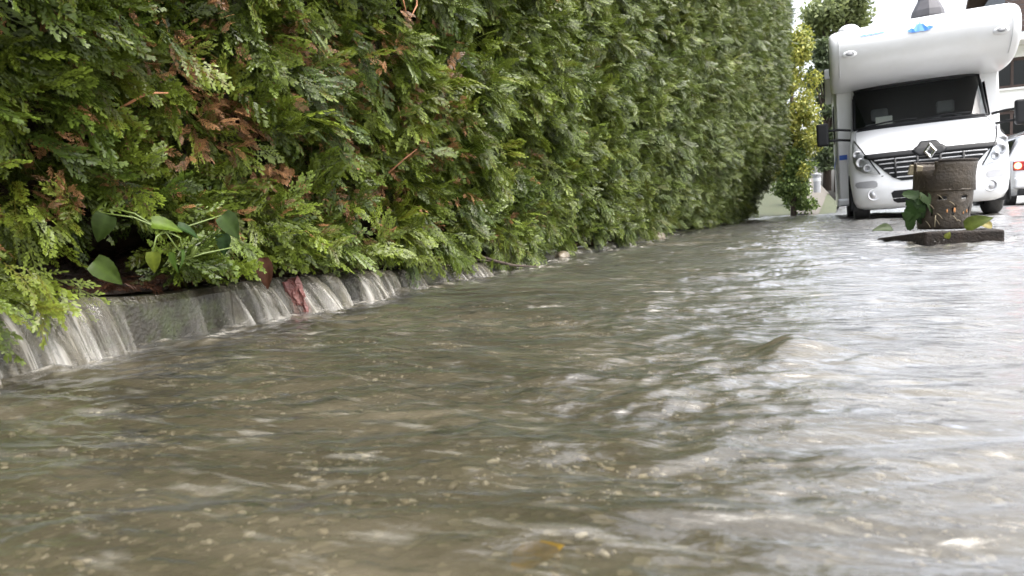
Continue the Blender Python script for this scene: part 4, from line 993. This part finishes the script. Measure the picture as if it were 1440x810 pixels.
# skirt with rounded front corner, darker lower sill
for s in (-1, 1):
    bm = bmesh.new(); box(bm, s*1.0 - .19, s*1.0 + .19, 1.72, 5.2, .27, .40); bm_obj('side_skirt', bm, M_silver, mh, bevel=.03, seg=3)
    box_obj('side_stripe', (s*1.178 - .004, s*1.178 + .004, 1.87, 5.6, 1.05, 1.13), M_blue, mh, bevel=.001)
    box_obj('side_stripe', (min(s*1.13, s*1.01), max(s*1.13, s*1.01), 1.728, 1.738, 1.05, 1.13), M_blue, mh, bevel=.001)
    sw = box_obj('side_window', (s*1.18 - .012, s*1.18 + .012, 2.5, 3.5, 1.45, 2.05), M_black, mh, bevel=.008)
    box_obj('service_hatch', (s*1.178 - .006, s*1.178 + .006, 2.2, 3.1, .50, .95), M_lgrey, mh, bevel=.004)
# awning case along the left top edge
bm = bmesh.new(); box(bm, -1.30, -1.17, 1.7, 5.2, 2.42, 2.56); aw = bm_obj('awning_case', bm, M_lgrey, mh, bevel=.03, seg=3)
box_obj('end_cap', (-1.305, -1.17, 1.64, 1.70, 2.40, 2.57), M_white2, aw, bevel=.02)
# pod over the cab
PR = [(1.80, 2.15), (1.35, 2.14), (1.0, 2.17), (.74, 2.24), (.54, 2.34), (.41, 2.46), (.345, 2.60), (.35, 2.73), (.42, 2.84), (.56, 2.92), (.78, 2.975), (1.15, 3.01), (1.80, 3.02)]
bm = bmesh.new(); sect = [(-1.225, .84), (-1.215, .90), (-1.19, .95), (-1.15, .98), (-1.09, 1.0)] + [(-1.09 + 2.18*k/10, 1.0) for k in range(1, 10)] + [(1.09, 1.0), (1.15, .98), (1.19, .95), (1.215, .90), (1.225, .84)]
cy_, cz_ = 1.25, 2.58; R_ = []
for x, s in sect:
    yo = 0.07 * (x / 1.2) ** 4
    R_.append([bm.verts.new((x, (cy_ + (y - cy_) * s + yo) if y < 1.79 else y, cz_ + (z - cz_) * s)) for y, z in PR])
for a, b in zip(R_, R_[1:]):
    for k in range(len(PR)-1): bm.faces.new((a[k], a[k+1], b[k+1], b[k]))
bm.faces.new(R_[0]); bm.faces.new(R_[-1][::-1])
pod = bm_obj('sleeping_pod', bm, M_white2, mh, smooth=True, sub=1)
podY = lambda x, z: float(np.interp(z, [p[1] for p in PR[1:11]], [p[0] for p in PR[1:11]])) + 0.07 * (x / 1.2) ** 4
for s in (-1, 1):
    x, z = s*.95, 2.53
    bm = bmesh.new(); lathe(bm, [(.10, .01), (.095, -.012), (.06, -.02)], 24, 'y', (0, 0, 0)); lp = bm_obj('marker_lamp', bm, M_white2, mh, smooth=True); lp.location = (x, podY(x, z) - .004, z); lp.scale = (1.0, 1, .55)
    bm = bmesh.new(); lathe(bm, [(0, -.034), (.03, -.032), (.045, -.02), (.048, -.012)], 20, 'y'); bm_obj('marker_lens', bm, M_grey, lp, smooth=True)
    box_obj('pod_window', (s*1.226 - .006, s*1.226 + .006, .95, 1.5, 2.42, 2.75), M_black, mh, bevel=.005)
def pod_patch(name, rows, mat, n=10, off=.006):
    bm = bmesh.new(); R_ = []
    for z, x0, x1 in rows: R_.append([bm.verts.new((x0 + (x1-x0)*k/n, podY(x0 + (x1-x0)*k/n, z) - off, z)) for k in range(n+1)])
    for a, b in zip(R_, R_[1:]):
        for k in range(n): bm.faces.new((a[k], a[k+1], b[k+1], b[k]))
    return bm_obj(name, bm, mat, mh, smooth=True)
pod_patch('blue_line', [(2.755, -.80, -.48), (2.775, -.80, -.48)], M_blue2)
pod_patch('grey_line', [(2.765, .24, .86), (2.772, .24, .86)], M_line)
for x in (-1.09, 1.09):
    tube_obj('pod_seam', [(x, podY(x, z) - .001, z) for z in np.linspace(2.26, 2.93, 14)], 0.005, M_lgrey, mh, n=6)
# leaf emblem on the pod: centre lobe, two side lobes
def poly_pod(name, pts, mat):
    bm = bmesh.new(); bm.faces.new([bm.verts.new((x, podY(x, z) - .012, z)) for x, z in pts]); bmesh.ops.triangulate(bm, faces=bm.faces[:]); return bm_obj(name, bm, mat, mh)
poly_pod('leaf_emblem', [(x - .03, 2.68 + z) for x, z in [(-.17, .035), (-.105, .075), (-.085, .055), (-.06, .085), (-.045, .13), (-.02, .12), (.0, .175), (.02, .12), (.05, .13), (.06, .085), (.085, .055), (.11, .075), (.175, .035), (.11, .005), (.055, .0), (0, .01), (-.055, .0), (-.11, .005)]], M_blue2)
# roof dome on the left, mirrors
bm = bmesh.new(); bmesh.ops.create_uvsphere(bm, u_segments=20, v_segments=10, radius=1.0)
for v in bm.verts: v.co = Vector((v.co.x * .17 - .93, v.co.y * .3 + 1.05, v.co.z * .12 + 2.97))
bm_obj('roof_light', bm, M_white2, mh, smooth=True)
for s in (-1, 1):
    MX = 1.37 if s < 0 else 1.30
    bm = bmesh.new(); box(bm, s*MX - .09, s*MX + .09, .98, 1.10, 1.26, 1.62); mr_ = bm_obj('mirror', bm, M_black, mh, bevel=.035, seg=3)
    for z in (1.34, 1.50):
        tube_obj('mirror_arm', [(s*(MX-.05), 1.06, z), (s*1.12, 1.12, z), (s*.96, 1.22, z - .02)], .02, M_black, mr_)
    bm = bmesh.new(); bm.faces.new([bm.verts.new(p) for p in [(s*MX - .07, 1.103, 1.28), (s*MX + .07, 1.103, 1.28), (s*MX + .07, 1.103, 1.60), (s*MX - .07, 1.103, 1.60)]]); bm_obj('mirror_glass', bm, M_chrome, mr_)

# ------------------------------------------------------------------ second car (rear towards us)
car = thing('parked_car', 'white estate car seen from behind with its tail lamp lit beside the motorhome', 'car', (3.98, 17.3, -0.03), (0, -0.02, 0.05))
bm = bmesh.new()
# rings along the length: (y, z bottom, z belt, z roof, half width, half roof width)
st = [(0.0, .42, .80, .86, .84, .78), (.06, .26, .95, 1.02, .88, .70), (.30, .24, .97, 1.38, .89, .60), (.55, .24, .97, 1.47, .90, .60), (1.6, .22, .97, 1.50, .90, .61), (2.4, .22, .96, 1.46, .90, .60), (3.2, .22, .94, 1.02, .89, .70), (4.1, .25, .80, .84, .85, .66), (4.35, .36, .62, .66, .74, .6)]
R_ = []
for y, zb_, zt, zr_, hw, rw in st:
    P_ = [(-hw*.9, zb_), (-hw, zb_ + .12), (-hw*1.0, (zb_ + zt)/2), (-hw*.97, zt), (-rw - (hw-rw)*.2, zt + (zr_-zt)*.75), (-rw*.9, zr_), (0, zr_ + .02), (rw*.9, zr_), (rw + (hw-rw)*.2, zt + (zr_-zt)*.75), (hw*.97, zt), (hw, (zb_+zt)/2), (hw, zb_ + .12), (hw*.9, zb_)]
    R_.append([bm.verts.new((x, y, z)) for x, z in P_])
for a, b in zip(R_, R_[1:]):
    for k in range(12): bm.faces.new((a[k], a[k+1], b[k+1], b[k]))
bm.faces.new(R_[0]); bm.faces.new(R_[-1][::-1])
bm_obj('body', bm, M_silver, car, smooth=True, bevel=.02)
bm = bmesh.new(); bm.faces.new([bm.verts.new(p) for p in [(-.66, .058, 1.03), (.66, .058, 1.03), (.56, .285, 1.36), (-.56, .285, 1.36)]]); bm_obj('rear_window', bm, M_pane, car, solid=.012)
for s in (-1, 1):
    bm = bmesh.new(); bm.faces.new([bm.verts.new(p) for p in [(s*.885, .5, 1.0), (s*.885, 2.9, 1.0), (s*.68, 2.35, 1.40), (s*.68, .62, 1.40)]]); bm_obj('side_window', bm, M_pane, car, solid=.012)
    tl = box_obj('tail_lamp', (s*.72 - .15, s*.72 + .15, -.035, .06, .74, .93), M_taildark, car, bevel=.02)
    bm = bmesh.new(); lathe(bm, [(0, -.012), (.05, -.010), (.062, 0)], 20, 'y', (s*.80, -.036, .835)); bm_obj('lamp_bulb', bm, M_tail, tl, smooth=True)
    bm = bmesh.new(); lathe(bm, [(.045, -.004), (.05, -.014), (.065, -.014), (.07, 0)], 20, 'y', (s*.63, -.036, .835)); bm_obj('lamp_ring', bm, M_chrome, tl, smooth=True)
    box_obj('roof_rail', (s*.56 - .02, s*.56 + .02, .45, 2.3, 1.50, 1.53), M_alu, car, bevel=.01)
    for y in (.75, 3.35):
        bm = bmesh.new(); lathe(bm, [(.19, -.09), (.29, -.10), (.315, -.06), (.315, .06), (.29, .10), (.19, .09)], 28, 'x', (s*.80, y, .315)); wl = bm_obj('wheel', bm, M_rubber, car, smooth=True)
        bm = bmesh.new(); lathe(bm, [(.195, s*.08), (.10, s*.07), (0, s*.09)], 20, 'x', (s*.80, y, .315)); bm_obj('rim', bm, M_alu, wl, smooth=True)
bm = bmesh.new(); box(bm, -.86, .86, -.07, .10, .38, .62); bm_obj('bumper', bm, M_silver, car, bevel=.05, seg=3)
bm = bmesh.new(); box(bm, -.80, .80, -.05, .4, .24, .375); bm_obj('lower_bumper', bm, M_black, car, bevel=.03)
box_obj('trim_strip', (-.70, .70, -.078, -.068, .48, .51), M_chrome, car, bevel=.002)

# ------------------------------------------------------------------ house behind
hs_ = thing('house', 'white rendered house with brown framed windows and dark upper floor behind the motorhome', 'house', (3.6, 26.5, -0.1))
hx = 0.0; HW = 11.0
wins = [(.52 + c * 2.6, z0, z1) for c in range(4) for z0, z1 in ((3.52, 4.42), (2.05, 2.85))]
def wall_with_holes(x0, x1, z0, z1, y, th, holes, mat, name, parent):
    xs_ = sorted({x0, x1, *[h[0] for h in holes], *[h[1] for h in holes]}); zs_ = sorted({z0, z1, *[h[2] for h in holes], *[h[3] for h in holes]})
    bm = bmesh.new()
    for a, b in zip(xs_, xs_[1:]):
        for c, d in zip(zs_, zs_[1:]):
            mx_, mz_ = (a+b)/2, (c+d)/2
            if any(h[0] < mx_ < h[1] and h[2] < mz_ < h[3] for h in holes): continue
            bm.faces.new([bm.verts.new(p) for p in [(a, y, c), (b, y, c), (b, y, d), (a, y, d)]])
    bmesh.ops.remove_doubles(bm, verts=bm.verts[:], dist=1e-4)
    o = bm_obj(name, bm, mat, parent); m = o.modifiers.new('s', 'SOLIDIFY'); m.thickness = th; m.offset = -1
    return o
holes = [(x, x + 1.15, z0, z1) for x, z0, z1 in wins]
wall_with_holes(0, HW, 0, 4.75, 0, .3, holes, M_wall, 'wall', hs_)
box_obj('side_wall', (0.0, .3, .31, 9, 0, 4.75), M_wall, hs_, bevel=.0)
for k, (x, z0, z1) in enumerate(wins):
    bm = bmesh.new()
    for b in [(x, x+1.15, .06, .14, z0, z0+.09), (x, x+1.15, .06, .14, z1-.09, z1), (x, x+.09, .06, .14, z0+.09, z1-.09), (x+1.06, x+1.15, .06, .14, z0+.09, z1-.09), (x+.55, x+.62, .07, .13, z0+.09, z1-.09)]: box(bm, *b)
    wf = bm_obj('window', bm, M_brown, hs_)
    box_obj('pane', (x+.09, x+1.06, .095, .105, z0+.09, z1-.09), M_pane, wf, bevel=0)
    box_obj('blind', (x+.09, x+1.06, .16, .18, z0+.09, z1-.09), M_tan if z0 < 3 else M_lgrey, wf, bevel=0)
    box_obj('sill', (x-.05, x+1.2, -.08, .058, z0-.06, z0-.002), M_brown if z0 < 3 else M_wall, wf, bevel=.005)
box_obj('balcony_slab', (-.1, HW, -.9, .35, 4.76, 4.98), M_wall, hs_, bevel=.01)
bm = bmesh.new()
for i in range(7): box(bm, .75, HW, -.86 + .0, -.82, 5.02 + i*.15, 5.02 + i*.15 + .13)
bm_obj('balcony_boards', bm, M_brown, hs_)
box_obj('upper_storey', (1.3, HW, .6, 9, 4.99, 7.4), M_clad, hs_, bevel=0)
bm = bmesh.new()
for x, z in ((-.5, 7.1), (HW + .5, 7.1)):
    pass
v = [bm.verts.new(p) for p in [(1.0, -.2, 7.2), (HW+.5, -.2, 7.2), (HW+.5, 4.8, 9.6), (1.0, 4.8, 9.6), (1.0, 9.8, 7.2), (HW+.5, 9.8, 7.1)]]
bm.faces.new((v[0], v[1], v[2], v[3])); bm.faces.new((v[3], v[2], v[5], v[4])); bm_obj('roof', bm, M_roof, hs_, solid=.2)

# ------------------------------------------------------------------ far tower roof seen over the motorhome
tw = thing('tower', 'distant tower with a bell shaped grey roof rising above the motorhome', 'tower', (6.9, 74, 0))
bm = bmesh.new(); lathe(bm, [(.85, 0), (.85, 15.6)], 8, 'z'); bm_obj('shaft', bm, M_wall, tw)
bm = bmesh.new(); lathe(bm, [(1.32, 15.4), (1.34, 15.9), (1.24, 16.4), (1.0, 16.9), (.80, 17.3), (.72, 17.8), (.70, 18.6), (.4, 19.6), (.02, 20.6)], 8, 'z'); bm_obj('roof', bm, M_slate, tw)

# ------------------------------------------------------------------ bank, path, shrubs and trees beyond the hedge
xs = np.linspace(-14, -0.15, 40); ys = np.linspace(16.2, 60, 60); X, Y = np.meshgrid(xs, ys, indexing='ij')
Zb = -0.10 + 0.10 * sstep(16.5, 19, Y) + 1.15 * sstep(17.5, 27, Y) * sstep(0.4, -0.9, X + 0.02 * (Y - 17)) + 0.05 * noise(X / 1.2, Y / 1.2, 80)
tag(np_mesh('grass_bank', np.stack([X, Y, Zb], -1).reshape(-1, 3), grid_quads(40, 60), M_grass, smooth=True), kind='structure')
xs = np.linspace(-1.12, -0.52, 10); X, Y = np.meshgrid(xs, ys, indexing='ij'); X2 = X + 0.012 * (Y - 17)
Zp = -0.085 + 0.10 * sstep(16.5, 19, Y) + 1.15 * sstep(17.5, 27, Y) * sstep(0.4, -0.9, X2 + 0.02 * (Y - 17)) + 0.05 * noise(X2 / 1.2, Y / 1.2, 80) + 0.02
tag(np_mesh('path', np.stack([X2, Y, Zp], -1).reshape(-1, 3), grid_quads(10, 60), M_path, smooth=True), kind='structure')

def foliage_cloud(name, n, centers, radii, size, c0, c1, parent, flat=0.2, quad_aspect=0.6, droop=0.0, seed=1):
    """leaf-sized faces filling lumpy clumps"""
    r = np.random.default_rng(seed)
    ci = r.choice(len(centers), n, p=np.array([q[0]*q[1]*q[2] for q in radii]) / sum(q[0]*q[1]*q[2] for q in radii))
    d = r.normal(0, 1, (n, 3)); d /= np.linalg.norm(d, axis=1)[:, None]
    rad = r.random(n) ** 0.38
    P = np.array(centers)[ci] + d * np.array(radii)[ci] * rad[:, None] * (1 + 0.2 * r.normal(0, 1, (n, 1)) * 0.6)
    a = r.normal(0, 1, (n, 3)); a[:, 2] -= droop; a /= np.linalg.norm(a, axis=1)[:, None]
    nn = d * 0.8 + r.normal(0, 0.6, (n, 3)); b = np.cross(a, nn); b /= np.linalg.norm(b, axis=1)[:, None]
    s = size * r.uniform(0.6, 1.3, (n, 1))
    V = np.stack([P - b*s*quad_aspect*.3, P + a*s*.5 - b*s*quad_aspect*.5, P + a*s, P + a*s*.5 + b*s*quad_aspect*.5], 1).reshape(-1, 3)
    t = np.clip(0.5 + 0.3 * r.normal(0, 1, n) + 0.3 * (r.random(len(centers))[ci] - .5), 0, 1)[:, None]
    C = np.repeat(np.array(c0) + (np.array(c1) - np.array(c0)) * t, 4, 0)
    return np_mesh(name, V, np.arange(4*n).reshape(-1, 4), M_far_leaf, parent, col=C)

def tree(name, label, x, y, zb, h, rw, nleaf, size, c0, c1, seed, base=0.35, group=None):
    r = random.Random(seed); t = thing(name, label, 'tree', (x, y, zb), group=group)
    bm = bmesh.new(); tube(bm, [(0, 0, 0), (.05, 0, h*.3), (0, .05, h*.6), (.1, 0, h*.9)], [h*.028, h*.022, h*.014, h*.004], 10)
    cs, rs = [], []
    for k in range(26):
        a = r.uniform(0, 2*PI); zz = r.uniform(base, 0.95); k_ = math.sin(PI * min(1, (zz - base) / (1.06 - base)) ** .8) ** .6
        rr = rw * k_ * r.uniform(.25, .85); c = (rr*math.cos(a), rr*math.sin(a), h*zz)
        cs.append(c); s = rw * r.uniform(.26, .42); rs.append((s, s, s*.8))
        z0 = h * (zz * .6); tube(bm, [(0.02, 0, z0), (c[0]*.5, c[1]*.5, (z0 + c[2])/2 + .1), c], [h*.010, h*.006, h*.002], 6)
    bm_obj('trunk', bm, M_bark, t, smooth=True)
    foliage_cloud('crown', nleaf, cs, rs, size, c0, c1, t, seed=seed)
    return t
tree('deciduous_tree', 'large round crowned deciduous tree behind the motorhome, the nearest against the sky', -0.15, 45, 0.8, 11.2, 2.55, 15000, .26, (.10, .13, .05), (.26, .30, .12), 3, base=.30)  # crown colours lightened to paint in haze
tree('deciduous_tree', 'dark green tree standing behind the yellow shrub and lower than the round tree', -0.65, 36, 0.8, 6.9, 1.1, 7000, .22, (.035, .05, .022), (.09, .12, .05), 5, base=.12)
tree('deciduous_tree', 'small far tree just showing over the roof of the motorhome', 3.2, 70, 0.2, 13.3, 2.4, 5000, .35, (.05, .08, .04), (.12, .17, .08), 6, base=.3)
tree('deciduous_tree', 'broad green tree standing behind the hedge end and the yellow shrub', -4.6, 40, 0.9, 9.0, 3.0, 9000, .28, (.03, .055, .018), (.10, .14, .04), 8, base=.2)

sh = thing('golden_shrub', 'tall yellow green conifer shrub standing just beyond the end of the hedge', 'shrub', (-1.04, 17.9, 0.0))
cs, rs = [], []; rr_ = random.Random(4)
for k in range(60):
    z = rr_.uniform(.95, 4.15); a = rr_.uniform(0, 2*PI); w_ = .56 * (1 - max(0, (z - 2.9) / 1.6) ** 1.4) * rr_.uniform(.3, 1.0)
    cs.append((w_*math.cos(a), w_*math.sin(a), z)); s = rr_.uniform(.16, .27); rs.append((s, s, s*1.3))
foliage_cloud('foliage', 14000, cs, rs, .085, (.10, .135, .022), (.32, .31, .055), sh, droop=.6, seed=9)
cs, rs = [], []
for k in range(40):
    z = rr_.uniform(.22, 1.6); a = rr_.uniform(0, 2*PI); w_ = .34 * rr_.uniform(.3, 1.0)
    cs.append((w_*math.cos(a), w_*math.sin(a), z)); s = rr_.uniform(.14, .22); rs.append((s, s, s))
foliage_cloud('lower_foliage', 9000, cs, rs, .085, (.05, .085, .02), (.15, .21, .05), sh, droop=.4, seed=10)
tube_obj('trunk', [(0, 0, 0), (0, 0, 2.0), (0, 0, 3.8)], [.07, .05, .02], M_bark, sh)

bo = thing('bollard', 'small grey post at the end of the path beyond the hedge', 'bollard', (-0.62, 21.0, .55))
bm = bmesh.new(); lathe(bm, [(.09, 0), (.09, .45), (.11, .46), (.11, .5), (0, .53)], 16, 'z'); bm_obj('post', bm, M_grey, bo, smooth=False)
bm = bmesh.new(); lathe(bm, [(.095, .30), (.097, .31), (.097, .37), (.095, .38)], 16, 'z'); bm_obj('band', bm, M_lgrey, bo)
bm = bmesh.new(); box(bm, -1.35, -.75, 20.2, 20.5, .5, .98); tag(bm_obj('retaining_wall', bm, M_concrete, bevel=.03), 'low pale concrete wall beside the path beyond the hedge', 'wall')


# ------------------------------------------------------------------ drops thrown up where the spills and the drain frame break the water
n = 900
dy = np.concatenate([RNG.uniform(0.35, 5.5, 650), 5.15 + RNG.normal(0, 0.3, 250)]); m1 = np.arange(n) < 650
dx = np.where(m1, KX + 0.03 + 0.14 * RNG.random(n) ** 1.5, 0.55 + RNG.normal(0, 0.32, n)); dz = 0.004 + np.where(m1, 0.05, 0.10) * RNG.random(n) ** 2.5
ds = np.where(m1, 0.0008 + 0.0022 * RNG.random(n) ** 2, 0.0015 + 0.003 * RNG.random(n) ** 2)
V = IV[None] * ds[:, None, None] + np.stack([dx, dy, dz], 1)[:, None]
M_drop = mat_glass('water_drop', (0.9, 0.9, 0.88), 0.9)
tag(np_mesh('splash_drops', V.reshape(-1, 3), None, M_drop, smooth=True, tris=(IT[None] + (np.arange(n) * len(IV))[:, None, None]).reshape(-1, 3)), 'small water drops splashing up along the kerb and round the drain frame', 'splash', kind='stuff')
